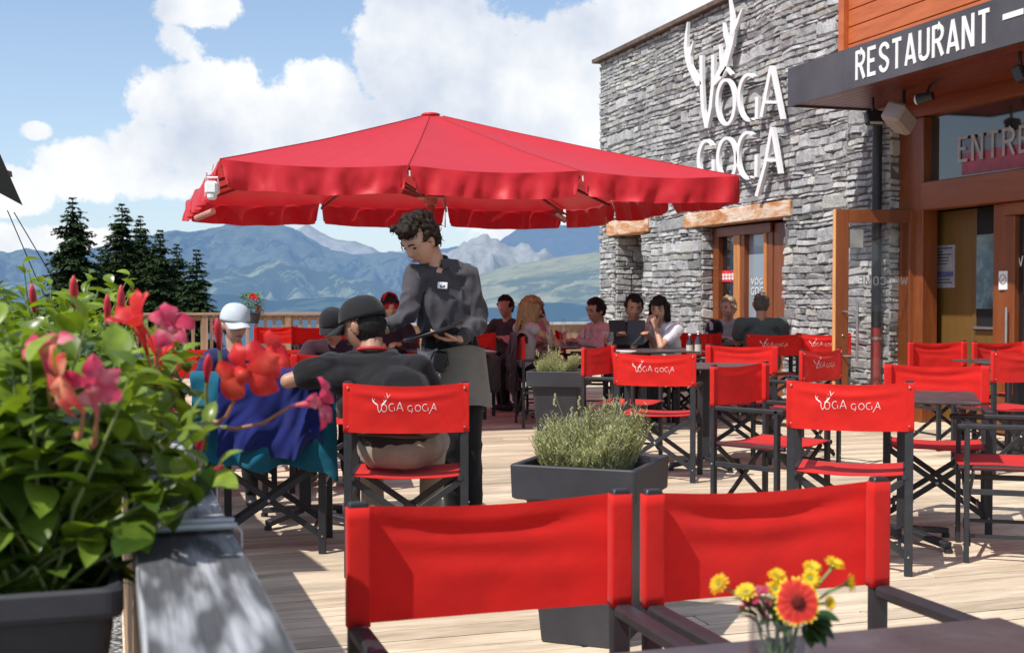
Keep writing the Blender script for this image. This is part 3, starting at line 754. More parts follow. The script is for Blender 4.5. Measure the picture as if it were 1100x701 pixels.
# ------------------------------------------------------------------ entrance front
EX = 7.7
en = thing('timber_entrance', 'varnished orange timber entrance front with a glazed strip over the doorway', 'building', (0, 0, 0))
def epost(y0, y1, z0, z1, X=EX, t=.06, mat='frame_wood', name='post', par=None):
    mb = MB(); mb.box((X, (y0 + y1) / 2, (z0 + z1) / 2), (t, abs(y1 - y0) / 2, abs(z1 - z0) / 2), None, .008); return mb.build(name, M[mat], par or en)
e = lambda px: Yp(px, EX)
epost(e(997), e(968), 0, 3.015, EX + .02, .09, name='corner_post')
def ez(px, py, X=EX): return on_x(px, py, X).z
zb0, zb1 = ez(1000, 226), ez(1000, 196)
epost(5.0, e(997) - .004, zb0, zb1, EX - .01, .09, 'beam', 'beam')
epost(4.0, 11.0, 3.02, 3.60, EX + .01, .08, 'beam', 'beam')
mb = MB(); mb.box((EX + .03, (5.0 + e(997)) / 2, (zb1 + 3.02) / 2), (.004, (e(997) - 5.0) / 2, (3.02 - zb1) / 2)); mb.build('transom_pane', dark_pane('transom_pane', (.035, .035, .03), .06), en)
# reflections seen in the transom are red parasol and sky: painted as tinted bands behind the letters
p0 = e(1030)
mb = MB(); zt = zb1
mb.box((EX + .023, (p0 + 7.6) / 2, zt + .13), (.002, (p0 - 7.6) / 2, .10)); mb.build('parasol_reflection', basic('parasol_reflection', (.36, .035, .06), .3), en)
mb = MB(); mb.box((EX + .0225, (p0 + 7.6) / 2, zt + .30), (.002, (p0 - 7.6) / 2, .065)); mb.build('sky_reflection', basic('sky_reflection', (.17, .21, .27), .3), en)
pE = on_x(1027.5, 176, EX); pE2 = on_x(1100, 163, EX)
zc0 = ez(1029, 175); zc1 = ez(1029, 147)
caps('lettering', 'ENTREE', basic('muted_white', (.42, .41, .40), .5), en, (EX + .012, e(1028), zc0), (0, -1, 0), (0, 0, 1), (e(1028) - e(1100)) * 6 / 4.75, (zc1 - zc0), .006)
# recess behind
epost(e(1027), e(999) + .6, 0, zb0, EX + .22, .03, 'panel', 'side_panel')
epost(e(1066), e(1027) - .003, 0, .93, EX + .22, .03, 'panel', 'side_panel')
epost(e(1031), e(1027.2), .93, zb0, EX + .21, .03, 'panel', 'window_frame'); epost(e(1066), e(1063), .93, zb0, EX + .2, .03, 'panel', 'window_frame')
epost(e(1079), e(1066) - .002, 0, zb0, EX + .06, .06, name='door_post')
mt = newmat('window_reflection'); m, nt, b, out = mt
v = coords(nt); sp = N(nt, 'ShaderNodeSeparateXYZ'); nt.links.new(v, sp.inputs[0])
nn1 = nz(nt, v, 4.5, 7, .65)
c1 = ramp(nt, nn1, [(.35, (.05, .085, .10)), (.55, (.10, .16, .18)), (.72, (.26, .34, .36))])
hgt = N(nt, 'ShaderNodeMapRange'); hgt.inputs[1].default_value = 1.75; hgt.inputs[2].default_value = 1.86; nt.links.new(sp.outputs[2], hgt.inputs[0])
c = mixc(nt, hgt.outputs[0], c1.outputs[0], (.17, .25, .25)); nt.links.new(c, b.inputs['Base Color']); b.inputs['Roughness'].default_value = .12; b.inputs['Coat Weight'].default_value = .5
y0, y1 = e(1063), e(1031)
def pane(y0, y1, z0, z1, X, mat, name='pane', par=None):
    mb = MB(); mb.box((X, (y0 + y1) / 2, (z0 + z1) / 2), (.004, abs(y1 - y0) / 2, (z1 - z0) / 2)); return mb.build(name, mat, par or en)
XR = EX + .20
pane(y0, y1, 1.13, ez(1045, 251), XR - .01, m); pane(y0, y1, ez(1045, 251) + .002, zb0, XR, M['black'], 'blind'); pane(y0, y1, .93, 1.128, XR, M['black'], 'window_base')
mb = MB(); mb.box((XR - .03, (y0 + y1) / 2, .95), (.02, abs(y1 - y0) / 2, .012)); mb.build('sill', M['bolt'], en)
# shelf objects silhouetted in the window base are part of the dark base
# glazed door at the right
epost(e(1090), e(1079) - .003, 0, zb0 - .12, EX + .03, .04, name='door_stile'); epost(5.0, e(1079) - .003, zb0 - .118, zb0 - .003, EX + .03, .05, 'beam', 'door_head')
pane(5.2, e(1090) - .002, .0, zb0 - .12, EX + .05, M['pane'], 'door_pane')
caps('lettering', 'WELCOME', M['logo'], en, (EX + .044, e(1085.5), ez(1086, 286)), (0, -1, 0), (0, 0, 1), .78, ez(1086, 275) - ez(1086, 286), .002)
pane(e(1083.5), e(1074.5), ez(1079, 311), ez(1079, 291), EX - .015, M['white'], 'plaque')
mb = MB(); yy = (e(1083.5) + e(1074.5)) / 2; zz = ez(1079, 300)
ribbon(mb, arc(yy, zz, .042, .042, 0, 360, 20), .009, lambda x, y, t: Vector((EX - .020 - t, x, y)), 0, .001); ribbon(mb, [(yy - .028, zz + .02), (yy + .02, zz - .028)], .008, lambda x, y, t: Vector((EX - .0202 - t, x, y)), 0, .001)
mb.build('plaque_symbol', basic('grey_print', (.25, .25, .26)), en)
mb = MB(); mb.tube([(EX - .05, e(1086), .75), (EX - .05, e(1086), 1.15)], .012, 8); mb.build('handle', M['bolt'], en)
# interior darkness and end wall
mb = MB(); mb.box((EX + .9, 8.0, 1.6), (.02, 4.2, 1.6)); mb.build('interior', M['black'], en)
# poster
po = thing('menu_poster', 'pale printed poster on the yellow panel left of the entrance window', 'poster', (0, 0, 0))
Xq = EX + .185; yq0, yq1 = Yp(1025.5, Xq), Yp(1000.5, Xq); zq0, zq1 = on_x(1013, 309, Xq).z, on_x(1013, 263.5, Xq).z
pane(yq0, yq1, zq0, zq1, Xq, basic('poster_paper', (.30, .30, .33), .6), 'sheet', po)
mb = MB(); rnd = random.Random(2)
for k in range(12):
    if 6 <= k <= 8: continue
    z = zq1 - .03 - k * (zq1 - zq0 - .05) / 12; ww = rnd.uniform(.2, .42) * abs(yq1 - yq0); mb.box((Xq - .006, yq1 - .03 - ww - rnd.uniform(0, .02), z), (.001, ww * .9, .006))
mb.build('print_lines', basic('dark_print', (.06, .06, .08)), po)
pane(yq0 + .02, yq1 - .02, zq0 + .11, zq0 + .16, Xq - .006, basic('blue_print', (.10, .11, .28)), 'print_band', po)
# open door leaf
P0 = Vector((7.68, 10.74, 0)); P1 = Vector((6.86, 10.93, 0)); L = (P1 - P0).length
dl = thing('open_door_leaf', 'open glazed door leaf with bright varnished edge and long steel handle', 'door', P0, math.atan2(P1.y - P0.y, P1.x - P0.x))
zt = 2.11
def lb(x0, x1, z0, z1, name, mat, t=.024): mb = MB(); mb.box(((x0 + x1) / 2, 0, (z0 + z1) / 2), (abs(x1 - x0) / 2, t, (z1 - z0) / 2), None, .004); return mb.build(name, mat, dl)
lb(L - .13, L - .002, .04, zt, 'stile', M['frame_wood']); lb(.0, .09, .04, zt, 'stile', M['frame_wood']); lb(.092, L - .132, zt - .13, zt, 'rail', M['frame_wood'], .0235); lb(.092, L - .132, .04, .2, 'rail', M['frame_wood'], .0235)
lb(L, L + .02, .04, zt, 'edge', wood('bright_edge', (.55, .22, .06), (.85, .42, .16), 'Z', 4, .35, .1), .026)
lb(.092, L - .132, .2, zt - .13, 'pane', M['glass'], .003)
mb = MB()
hz0, hz1 = .60, 1.16
mb.tube([(L - .20, .075, hz0), (L - .20, .075, hz1)], .014, 10); mb.tube([(L - .07, .022, hz0 + .06), (L - .07, .06, hz0 + .06), (L - .20, .075, hz0 + .06)], .009, 8); mb.tube([(L - .07, .022, hz1 - .06), (L - .07, .06, hz1 - .06), (L - .20, .075, hz1 - .06)], .009, 8)
mb.build('handle', M['bolt'], dl)
mb = MB(); mb.box((L - .20, .008, 1.82), (.08, .002, .09)); mb.build('notice', basic('grey_notice', (.25, .26, .25), .5), dl)
mb = MB(); mb.ball((L - .07, .026, .86), .012, 8); mb.build('lock', M['bolt'], dl)
caps('lettering', 'WELCOME', basic('grey_letter', (.25, .25, .25), .5), dl, (.10, -.006, 1.36), (1, 0, 0), (0, 0, 1), .50, .085, .002)

# drainpipe: dark grey with a red foot
dp = thing('drainpipe', 'dark downpipe with a red foot beside the open door', 'drainpipe', (7.44, 11.09, 0))
mb = MB(); mb.tube([(0, 0, .93), (0, 0, 3.1)], .05, 16); mb.build('pipe', M['frame'], dp)
mb = MB(); mb.tube([(0, 0, 0), (0, 0, .928)], .053, 16); mb.build('foot', basic('red_pipe', (.33, .045, .045), .5), dp)
for z in (.82, 1.3, 2.3): mb = MB(); mb.tube([(0, 0, z - .015), (0, 0, z + .015)], .060, 16); mb.build('clip', M['bolt'] if z < 1 else M['frame'], dp)

# ------------------------------------------------------------------ canopy
cp = thing('entrance_canopy', 'dark metal canopy lettered RESTAURANT over the entrance', 'canopy', (0, 0, 0))
CX0, CX1, CZ0, CZ1, CYE, CYS = 6.5, 7.62, 3.15, 3.535, 11.25, 4.0
m = basic('patinated_dark_metal', (.115, .105, .110), .45, .25, 1.6, .5, .12, 9, .5)
y = CYE; first = True
while y > CYS:
    y2 = max(CYS, y - (1.22 if not first else 1.0)); first = False
    mb = MB(); mb.box((CX0 + .012, (y + y2) / 2, (CZ0 + CZ1) / 2), (.012, (y - y2) / 2 - .002, (CZ1 - CZ0) / 2), None, .002); mb.build('fascia_panel', m, cp); y = y2
mb = MB(); mb.box(((CX0 + .026 + CX1) / 2, CYE - .012, (CZ0 + CZ1) / 2), ((CX1 - CX0 - .026) / 2, .011, (CZ1 - CZ0) / 2)); mb.build('fascia_panel', m, cp)
mb = MB(); x = CX0 + .03
while x < CX1 - .04:
    mb.box((x + .05, (CYE + CYS) / 2 - .02, CZ0 + .03), (.0475, (CYE - CYS) / 2 - .03, .012), None, .004); x += .1
mb.build('soffit', M['soffit'], cp)
mb = MB(); mb.box(((CX0 + CX1) / 2, (CYE + CYS) / 2, CZ0 + .06), ((CX1 - CX0) / 2 - .04, (CYE - CYS) / 2 - .03, .01)); mb.build('soffit_backing', M['black'], cp)
mb = MB(); mb.box(((CX0 + CX1) / 2 - .0, (CYE + CYS) / 2, CZ1 - .02), ((CX1 - CX0) / 2 - .03, (CYE - CYS) / 2 - .03, .01)); mb.build('top_sheet', m, cp)
a0, a1 = on_x(920.5, 85, CX0), on_x(1063, 46, CX0)
caps('lettering', 'RESTAURANT', M['white'], cp, (CX0 - .0005, a0.y, a0.z - .01), (0, -1, 0), (0, 0, 1), a0.y - a1.y, .262, .006, .135)
mb = MB(); y0, y1 = Yp(1075, CX0), Yp(1097, CX0); mb.box((CX0 - .004, (y0 + y1) / 2, 3.372), (.003, abs(y0 - y1) / 2, .022)); mb.build('dash', M['white'], cp)
# siding above
us = thing('timber_upper_storey', 'orange board-clad upper storey above the dark canopy', 'building', (0, 0, 0))
mb = MB(); z = 3.545
while z < 6.4:
    mb.box((7.46 + .015, 7.8, z + .09), (.018, 3.86, .086), None, .006); z += .18
mb.build('cladding', M['siding'], us)
mb = MB(); mb.box((7.44, 11.715, 5.0), (.04, .05, 1.46), None, .005); mb.build('corner_trim', M['siding'], us)
mb = MB(); mb.box((9.0, 7.8, 5.0), (1.5, 3.85, 1.46)); mb.build('wall_core', M['black'], us)

# lights and loudspeaker under the canopy
sp_ = thing('loudspeaker', 'grey box loudspeaker tilted under the canopy corner', 'loudspeaker', at(966, 127, 11.6), R(30))
mb = MB(); mb.box((0, 0, 0), (.16, .10, .095), Matrix.Rotation(R(22), 3, 'Y') @ Matrix.Rotation(R(20), 3, 'X'), .03); mb.build('cabinet', basic('warm_grey_plastic', (.32, .27, .245), .5, .1, 6, 0, .2, 400), sp_)
mb = MB(); mb.bar((.1, .0, .08), (.2, .05, .30), .03, .03); mb.build('bracket', M['frame'], sp_)
def flood(px, py, D, label, rz=0, s=.085):
    t = thing('floodlight', label, 'floodlight', at(px, py, D), rz)
    mb = MB(); mb.box((0, 0, 0), (s, s * .5, s * .75), Matrix.Rotation(R(-20), 3, 'X'), .012); mb.build('housing', M['darkplastic'], t)
    mb = MB(); mb.box((0, -s * .52, -.01 - s * .15), (s * .72, .004, s * .48), Matrix.Rotation(R(-20), 3, 'X')); mb.build('lens', basic('floodlight_lens', (.55, .54, .46), .15), t)
    mb = MB(); mb.bar((0, .02, s * .6), (0, .03, s * 1.2 + .1), .02, .02); mb.build('bracket', M['darkplastic'], t)
    return t
flood(939, 127, 12.0, 'small black floodlight at the head of the downpipe', R(-10))
flood(1099, 80, 9.9, 'black floodlight under the canopy above the entrance lettering', R(20))
spt = thing('spotlight', 'small white and black spotlight hanging beside the loudspeaker', 'spotlight', at(995, 106, 11.2), R(-60))
mb = MB(); mb.tube([(-.08, 0, 0), (.06, 0, .02)], [.05, .038], 14); mb.build('lamp_head', M['darkplastic'], spt)
mb = MB(); mb.ball((-.085, 0, 0), .046, 10, (.5, 1, 1)); mb.build('bulb', M['white'], spt)
mb = MB(); mb.tube([(0, 0, .03), (.02, .03, .12), (.09, 0, .14), (.14, -.02, .17), (.16, 0, .26)], .012, 6); mb.build('arm', M['darkplastic'], spt)
# ------------------------------------------------------------------ big red parasol
PC = (3.27, 13.1); HF = 2.40; RIMZ, APZ, VAL = 2.385, 3.20, .238
pa = thing('parasol', 'huge square bright red parasol with a hanging valance over the terrace tables', 'parasol', (PC[0], PC[1], 0))
per = []      # perimeter stations: thirds of each side
for s in range(4):
    for k in range(3):
        f = -1 + 2 * k / 3
        per.append([(f, -1), (1, f), (-f, 1), (-1, -f)][s])
V = []; F = []; nr = 14; nsub = 6; npm = 12 * nsub
def rim(i):
    a = per[(i // nsub) % 12]; b_ = per[(i // nsub + 1) % 12]; t = (i % nsub) / nsub
    return Vector((a[0] + (b_[0] - a[0]) * t, a[1] + (b_[1] - a[1]) * t)), t
for j in range(nr + 1):
    f = .045 + (1 - .045) * j / nr
    for i in range(npm):
        p, t = rim(i); sag = .055 * math.sin(PI * t) * f * (1.15 - f * .35)
        base_f = max(abs(p.x), abs(p.y))
        z = APZ + (RIMZ - APZ) * f - sag + .006 * noise.noise(Vector((p.x * f * 3, p.y * f * 3, 0))) - .05 * math.sin(PI * f) * .5
        V.append((p.x * HF * f, p.y * HF * f, z))
for j in range(nr):
    for i in range(npm):
        i2 = (i + 1) % npm; F.append((j * npm + i, (j + 1) * npm + i, (j + 1) * npm + i2, j * npm + i2))
mesh_obj('canopy', V, F, M['parasol'], pa, False)
SEAM = basic('seam_red', (.30, .008, .012), .7, .1)
for s in range(12):
    mb = MB(); mb.tube([Vector(V[j * npm + s * nsub]) + Vector((0, 0, .002)) for j in range(nr + 1)], .0045, 5); mb.build('seam', SEAM, pa)
mb = MB(); mb.lathe([(0, .008), (.08, .006), (.10, -.004), (.102, -.016)], (0, 0, APZ - .005), 20); mb.build('top_cap', M['parasol'], pa, True)
# valance: one flap between neighbouring ribs
for s in range(12):
    a = Vector(per[s]) * HF; b_ = Vector(per[(s + 1) % 12]) * HF; d = b_ - a; Lg = d.length; d.normalize(); nrm = Vector((d.y, -d.x))
    V = []; F = []; nx = 70; nzv = 9; rnd = random.Random(s * 7 + 1); ph = rnd.uniform(0, 6)
    sag0 = [.055 * .8 * math.sin(PI * k / nx) for k in range(nx + 1)]
    for k in range(nx + 1):
        t = k / nx; edge = min(t, 1 - t)
        for j in range(nzv + 1):
            v = j / nzv
            wv_ = (.034 * math.sin(t * 23 + ph + 2.5 * noise.noise(Vector((t * 3, s, 0)))) + .020 * noise.noise(Vector((t * 18, v * 2, s + .5))) + .026 * (abs(noise.noise(Vector((t * 9, v * .8 + t * 2, s + 9.5)))) * 2 - .4)) * v ** .7
            corner = max(0, 1 - edge / .05) 
            zz = RIMZ - sag0[k] * .9 - v * (VAL + .012 * noise.noise(Vector((t * 6, s * 3.1, 0)))) * (1 - .16 * corner ** 2)
            flare = .03 * v
            ins = .012 + .03 * v * (1 if edge < .02 else 0)
            tt = ins / Lg + t * (1 - 2 * ins / Lg)
            p = a + d * (tt * Lg) + nrm * (wv_ + flare + .006)
            V.append((p.x, p.y, zz))
    for k in range(nx):
        for j in range(nzv): q = k * (nzv + 1) + j; F.append((q, q + 1, q + nzv + 2, q + nzv + 1))
    mesh_obj('valance', V, F, M['parasol'], pa, True)
mb = MB(); mb.tube([(0, 0, 0), (0, 0, APZ - .04)], .042, 18); mb.build('pole', basic('pole_red_brown', (.34, .12, .10), .4, .1), pa)
mb = MB(); mb.lathe([(.045, 0), (.07, .005), (.075, .06), (.15, .075), (.15, .09), (.045, .095)], (0, 0, 2.22), 18); mb.build('runner', basic('hub_red', (.5, .16, .14), .45), pa)
mb = MB(); mb.box((0, 0, .05), (.42, .42, .048), None, .02); mb.tube([(0, 0, .09), (0, 0, .42)], .065, 16); mb.build('base', M['planter'], pa)
RIBM = basic('rib_red_brown', (.22, .05, .045), .5, .1)
for s in range(12):
    c_ = Vector((per[s][0] * HF, per[s][1] * HF, RIMZ - .035)); t0 = Vector((0, 0, APZ - .09)) + Vector((c_.x, c_.y, 0)).normalized() * .05
    mb = MB(); mb.bar(t0, c_ * .99 + Vector((0, 0, .0)), .022, .03); rb = mb.build('rib', RIBM, pa)
    mb = MB(); mid = t0.lerp(c_, .48); mb.bar((c_.x * .03, c_.y * .03, 2.30), mid - Vector((0, 0, .02)), .018, .022); mb.build('strut', RIBM, rb)
for (x, y) in [(-1.0, -1.0), (-1, -.72), (1 / 3, 1.0), (1.0, -.1), (1.0, .45), (-1 / 3, -1.0), (1 / 3, -1.0)]:
    px_, py_ = x * HF, y * HF
    ox = -.06 if x <= -1 else (.05 if x >= 1 else 0); oy = -.05 if y <= -1 else (.05 if y >= 1 else 0)
    mb = MB(); mb.tube([(px_ + ox, py_ + oy, RIMZ - .05), (px_ + ox * 1.2, py_ + oy * 1.2, RIMZ - (.10 if y <= -1 else .26))], .008, 6); mb.build('tie', basic('pale_strap', (.6, .5, .45), .6), pa)
hl = thing('heater_lamp', 'small white lamp clipped to the left corner of the red parasol', 'lamp', at(228, 202, 10.4), R(-20))
mb = MB(); mb.box((0, 0, 0), (.055, .05, .055), None, .02); mb.build('housing', M['white'], hl)
mb = MB(); mb.tube([(-.035, .0, .05), (-.035, -.02, .085), (.05, -.02, .085), (.05, 0, .05)], .009, 6); mb.build('bracket', M['white'], hl)
mb = MB(); mb.lathe([(.042, 0), (.04, -.03), (.03, -.045), (0, -.05)], (0, -.01, -.05), 12); mb.build('lens', M['white'], hl)
h2 = thing('rolled_awning_arm', 'pale red tube fixed below the white lamp at the parasol corner', 'tube', at(214, 231, 10.6), R(-18))
mb = MB(); mb.tube([(-.05, .10, -.02), (.13, -.05, .03)], .026, 12); mb.build('tube', basic('tube_pale_red', (.50, .22, .17), .5), h2)
h3 = thing('parasol_lamp', 'grey lamp bracket hanging at the back edge of the red parasol', 'lamp', at(601, 228, 15.4), R(-25))
mb = MB(); mb.box((0, 0, .03), (.13, .03, .012), Matrix.Rotation(R(35), 3, 'Y')); mb.box((0, 0, -.05), (.10, .05, .035), Matrix.Rotation(R(35), 3, 'Y'), .01); mb.build('housing', basic('lamp_red_grey', (.32, .12, .12), .5), h3)
mb = MB(); mb.box((.02, -.055, -.06), (.07, .004, .02), Matrix.Rotation(R(35), 3, 'Y')); mb.build('lens', M['white'], h3)

# dark folded awning entering at the far left, with its guy lines
aw = thing('black_awning', 'corner of a black awning with thin guy lines at the left edge of the view', 'awning', (0, 0, 0))
A_, B_, C_, D_ = Vector((-.45, 7.3, 1.74)), Vector((-.62, 5.0, 2.35)), Vector((-2.3, 5.0, 2.75)), Vector((-2.0, 7.5, 2.6))
V = []; F = []
for k in range(9):
    for j in range(9):
        u, v = k / 8, j / 8; p = A_.lerp(B_, u).lerp(D_.lerp(C_, u), v); p.z += .10 * math.sin(PI * u) * math.sin(PI * v); V.append(p)
for k in range(8):
    for j in range(8): q = k * 9 + j; F.append((q, q + 1, q + 10, q + 9))
mesh_obj('canopy', V, F, basic('black_awning_cloth', (.012, .013, .017), .7, .2), aw, True)
mb = MB(); mb.bar(at(-80, 160, 6.9), at(9, 187, 6.9), .035, .035); mb.bar(at(6, 184, 6.9), at(7, 190, 6.9), .07, .04); mb.build('arm', M['darkplastic'], aw)
for a_, b_ in (((15, 228, 6.8), (58, 296, 7.0)), ((8, 226, 6.75), (46, 310, 7.0))):
    mb = MB(); p = at(*a_); q = at(*b_); q2 = p + (q - p) * 1.6
    mb.tube([p, p.lerp(q2, .5) - Vector((0, 0, .02)), q2], .003, 5); mb.build('guy_line', M['frame'], aw)
mb = MB(); mb.tube([(-2.0, 6.2, -.74), (-2.0, 6.2, 2.8)], .035, 10); mb.build('pole', M['darkplastic'], aw)

# ------------------------------------------------------------------ director chairs
def sleeve_sheet(mb, W_=.262, z0=.648, z1=.866, yb=-.2, seed=1, folds=1.0):
    """canvas back: a pocket round each post and a slack sheet at the rear of the posts"""
    rnd = random.Random(seed)
    for s in (-1, 1):
        c = s * .258; hw, hd = .0215, .0140; V = []; F = []; n = 24; m_ = 10
        for j in range(m_ + 1):
            z = z0 + (z1 - z0) * j / m_
            for k in range(n):
                a = 2 * PI * k / n; cx = abs(math.cos(a)) ** .22 * (1 if math.cos(a) > 0 else -1); sy = abs(math.sin(a)) ** .22 * (1 if math.sin(a) > 0 else -1)
                V.append((c + cx * hw, yb + sy * hd + .001 * noise.noise(Vector((k, z * 20, seed))), z))
        for j in range(m_):
            for k in range(n): k2 = (k + 1) % n; F.append((j * n + k, j * n + k2, (j + 1) * n + k2, (j + 1) * n + k))
        F.append(tuple(range(n))[::-1]); F.append(tuple(m_ * n + k for k in range(n)))
        mb.add(V, F)
    V = []; F = []; nx, nzz = 40, 20; x0 = .258
    for i in range(nx + 1):
        t = i / nx; x = -x0 + 2 * x0 * t; s = math.sin(PI * t)
        for j in range(nzz + 1):
            v = j / nzz
            y = yb - .0135 - .020 * s ** .8
            top = math.exp(-((v - .86 + .12 * s) / .07) ** 2) * s ** .7; mid = math.exp(-((v - .55 + .05 * s + .04 * math.sin(t * 5 + seed)) / .10) ** 2) * s
            y -= folds * (.010 * top + .006 * mid) ; y += .003 * folds * noise.noise(Vector((t * 5, v * 4, seed)))
            z = z0 + (z1 - z0) * v - .010 * s * folds * (v ** 3) - .004 * s
            V.append((x, y, z))
    for i in range(nx):
        for j in range(nzz): q = i * (nzz + 1) + j; F.append((q, q + 1, q + nzz + 2, q + nzz + 1))
    mb.add(V, F)
def sheet_y(x, z, z0=.648, z1=.866, yb=-.2, seed=2, folds=1.0):
    t = (x + .258) / .516; s = math.sin(PI * t); v = (z - z0) / (z1 - z0)
    y = yb - .0135 - .020 * s ** .8
    top = math.exp(-((v - .86 + .12 * s) / .07) ** 2) * s ** .7; mid = math.exp(-((v - .55 + .05 * s + .04 * math.sin(t * 5 + seed)) / .10) ** 2) * s
    return y - folds * (.010 * top + .006 * mid) + .003 * folds * noise.noise(Vector((t * 5, v * 4, seed)))
def logo_build(parent, zc=.757, width=.275, yface=-.2 - .037):
    s = width / 1210.0; mb = MB()
    def row(keys, dx, dy, wst=10):
        for k in keys:
            for st in GL[k]: ribbon(mb, [(x + dx, y + dy) for x, y in st], wst, mp_, 0, .0004)
    def mp_(x, y, t):
        xx = (x - 620) * s; zz = zc - (y - 360) * s * 1.0
        return Vector((xx, sheet_y(xx, zz) - .0016 - t, zz))
    # V with antlers, then O G A / G O G A on one line
    sx = lambda pts, k=1.7, ox=0, oy=360: [((x - 100) * k + ox, (y - 350) * .95 + oy) for x, y in pts]
    def draw(pts, ox, w, k=1.7):
        ribbon(mb, sx(pts, k, ox), w, mp_, 0, .0004)
    vv = lambda p_: [((x - 100) * 1.9 + 58, (y - 438) * .62 + 446) for x, y in p_]
    ribbon(mb, vv(GL['V'][0]), 11, mp_, 0, .0004); ribbon(mb, vv(GL['V'][1]), 11, mp_, 0, .0004)
    for grp in ((antL, antL2), (antR, antR2, antR3, antR4)):
        for p, w in grp: ribbon(mb, [((x - 125) * (2.0 if grp[0] is antL else 1.75) + 108, (y - 290) * .78 + 292) for x, y in p], [q * .9 for q in w], mp_, 0, .0004)
    for k, ox in (('O1', 40), ('G1', 60), ('A1', 80)):
        for st in GL[k]: draw(st, ox, 10)
    for k, ox in (('G0', 660), ('O2', 690), ('G2', 715), ('A2', 735)):
        for st in GL[k]:
            ribbon(mb, [((x - 100) * 1.7 + ox, (y - 545) * .85 + 362) for x, y in st], 10, mp_, 0, .0004)
    return mb.build('logo', M['logo'], parent)
def make_chair(label, group, logo, seed, rz=0, loc=(0, 0, 0)):
    t = thing('director_chair', label, 'chair', loc, rz, group)
    X = .258
    for s in (-1, 1):
        mb = MB(); mb.box((s * X, -.2, .436), (.0185, .0115, .436), None, .003); mb.build('leg', M['frame'], t)
        mb = MB(); mb.box((s * X, -.2, .871), (.0175, .0115, .0045), None, .003); mb.build('post_cap', M['darkplastic'], t)
        mb = MB(); mb.box((s * X, .2, .326), (.0185, .0115, .326), None, .003); mb.build('leg', M['frame'], t)
        mb = MB(); mb.box((s * X, .028, .640), (.0185, .216, .0125), None, .006); mb.build('armrest', M['frame'], t)
        mb = MB(); mb.box((s * X, 0, .335), (.009, .188, .013), None, .002); mb.build('side_rail', M['frame'], t)
        mb = MB(); mb.tube([(s * .240, -.215, .445), (s * .240, .235, .445)], .013, 10); mb.build('seat_rail', M['frame'], t)
        for bc, br in (((s * X, -.2175, .845), .006), ((s * X, -.2125, .085), .0055), ((s * X, .2125, .085), .0055), ((s * (X + .019), -.2, .335), .005), ((s * X, -.2155, .672), .004)):
            mb = MB(); mb.ball(bc, br, 6); mb.build('bolt', M['bolt'], t)
    for yy, dy in ((-.178, .008), (.178, -.008)):
        for s in (-1, 1):
            mb = MB(); y = yy + dy * s; mb.bar((-s * .245, y, .430), (s * .250, y, .085), .011, .026, (0, 1, 0), .002) if False else mb.bar((-s * .245, y, .430), (s * .250, y, .085), .012, .030, (0, 0, 1), .002)
            mb.build('cross_brace', M['frame'], t)
        mb = MB(); mb.ball((0, yy + (-.014 if yy < 0 else .014), .257), .009, 8, (1, .5, 1)); mb.build('pivot_bolt', M['bolt'], t)
    mb = MB(); mb.bar((-.22, -.178, .12), (-.22, .178, .12), .016, .016); mb.build('foot_rail', M['frame'], t); mb = MB(); mb.bar((.22, -.178, .12), (.22, .178, .12), .016, .016); mb.build('foot_rail', M['frame'], t)
    # seat: slack canvas wrapped on the rails
    V = []; F = []; nx, ny = 24, 14
    for i in range(nx + 1):
        u = i / nx; x = -.254 + .508 * u; sg_ = math.sin(PI * u)
        for j in range(ny + 1):
            v = j / ny; y = -.205 + .43 * v
            z = .4595 - .018 * sg_ ** .7 - (.012 * (1 - min(1, min(u, 1 - u) / .03)) ** 2) - .004 * sg_ * noise.noise(Vector((u * 4, v * 4, seed)))
            V.append((x, y, z))
    nb = len(V)
    for (x, y, z) in list(V[:nb]): V.append((x, y, z - .004))
    for i in range(nx):
        for j in range(ny):
            q = i * (ny + 1) + j; F.append((q, q + ny + 1, q + ny + 2, q + 1)); F.append((nb + q, nb + q + 1, nb + q + ny + 2, nb + q + ny + 1))
    for i in range(nx):
        for j in (0, ny):
            q = i * (ny + 1) + j; f = (q, nb + q, nb + q + ny + 1, q + ny + 1); F.append(f if j == 0 else f[::-1])
    mesh_obj('seat', V, F, M['canvas'], t, True)
    mb = MB(); sleeve_sheet(mb, seed=seed); bk = mb.build('backrest', M['canvas'], t, True)
    if logo: logo_build(bk)
    return t
PLAIN, LOGO = 'plain red director chairs on the terrace', 'lettered red director chairs on the terrace'
def place(root, backpt, rz): 
    f = Vector((-math.sin(rz), math.cos(rz), 0)); root.location = Vector((backpt[0], backpt[1], 0)) + f * .22; root.rotation_euler = (0, 0, rz)
ca = make_chair('left of the two nearest red chairs, its canvas back seen from the front', PLAIN, False, 1); place(ca, (.684, 2.28), PI)
cb = make_chair('nearest red chair on the right, directly behind the yellow flowers in the glass', PLAIN, False, 5); place(cb, (1.258, 2.262), PI + R(1.2))
cm_ = make_chair('lettered red chair in which the man in the black cap sits', LOGO, True, 2); place(cm_, spot(436, 5.55)[:2], -YAW + R(2))
def cdup(src, backpt, rz, label):
    f = Vector((-math.sin(rz), math.cos(rz), 0)); loc = Vector((backpt[0], backpt[1], 0)) + f * .22
    return dup(src, loc, rz, label)
cdup(cm_, (3.165, 4.92), R(-35), 'lettered red chair nearest on the right, its back to us at the slate table')
cdup(cm_, spot(703, 8.45)[:2], R(-33), 'lettered red chair in the middle just behind the lavender planter')
cdup(ca, (4.41, 5.99), R(145), 'plain red chair across the right slate table, its back towards the open door')
c_i = dup(ca, (4.13, 5.06, 0), R(57), 'red chair cut by the right edge of the view, grey armrest and seat showing')
cdup(ca, spot(797, 9.8)[:2], R(145), 'plain red chair facing us before the cardigan woman')
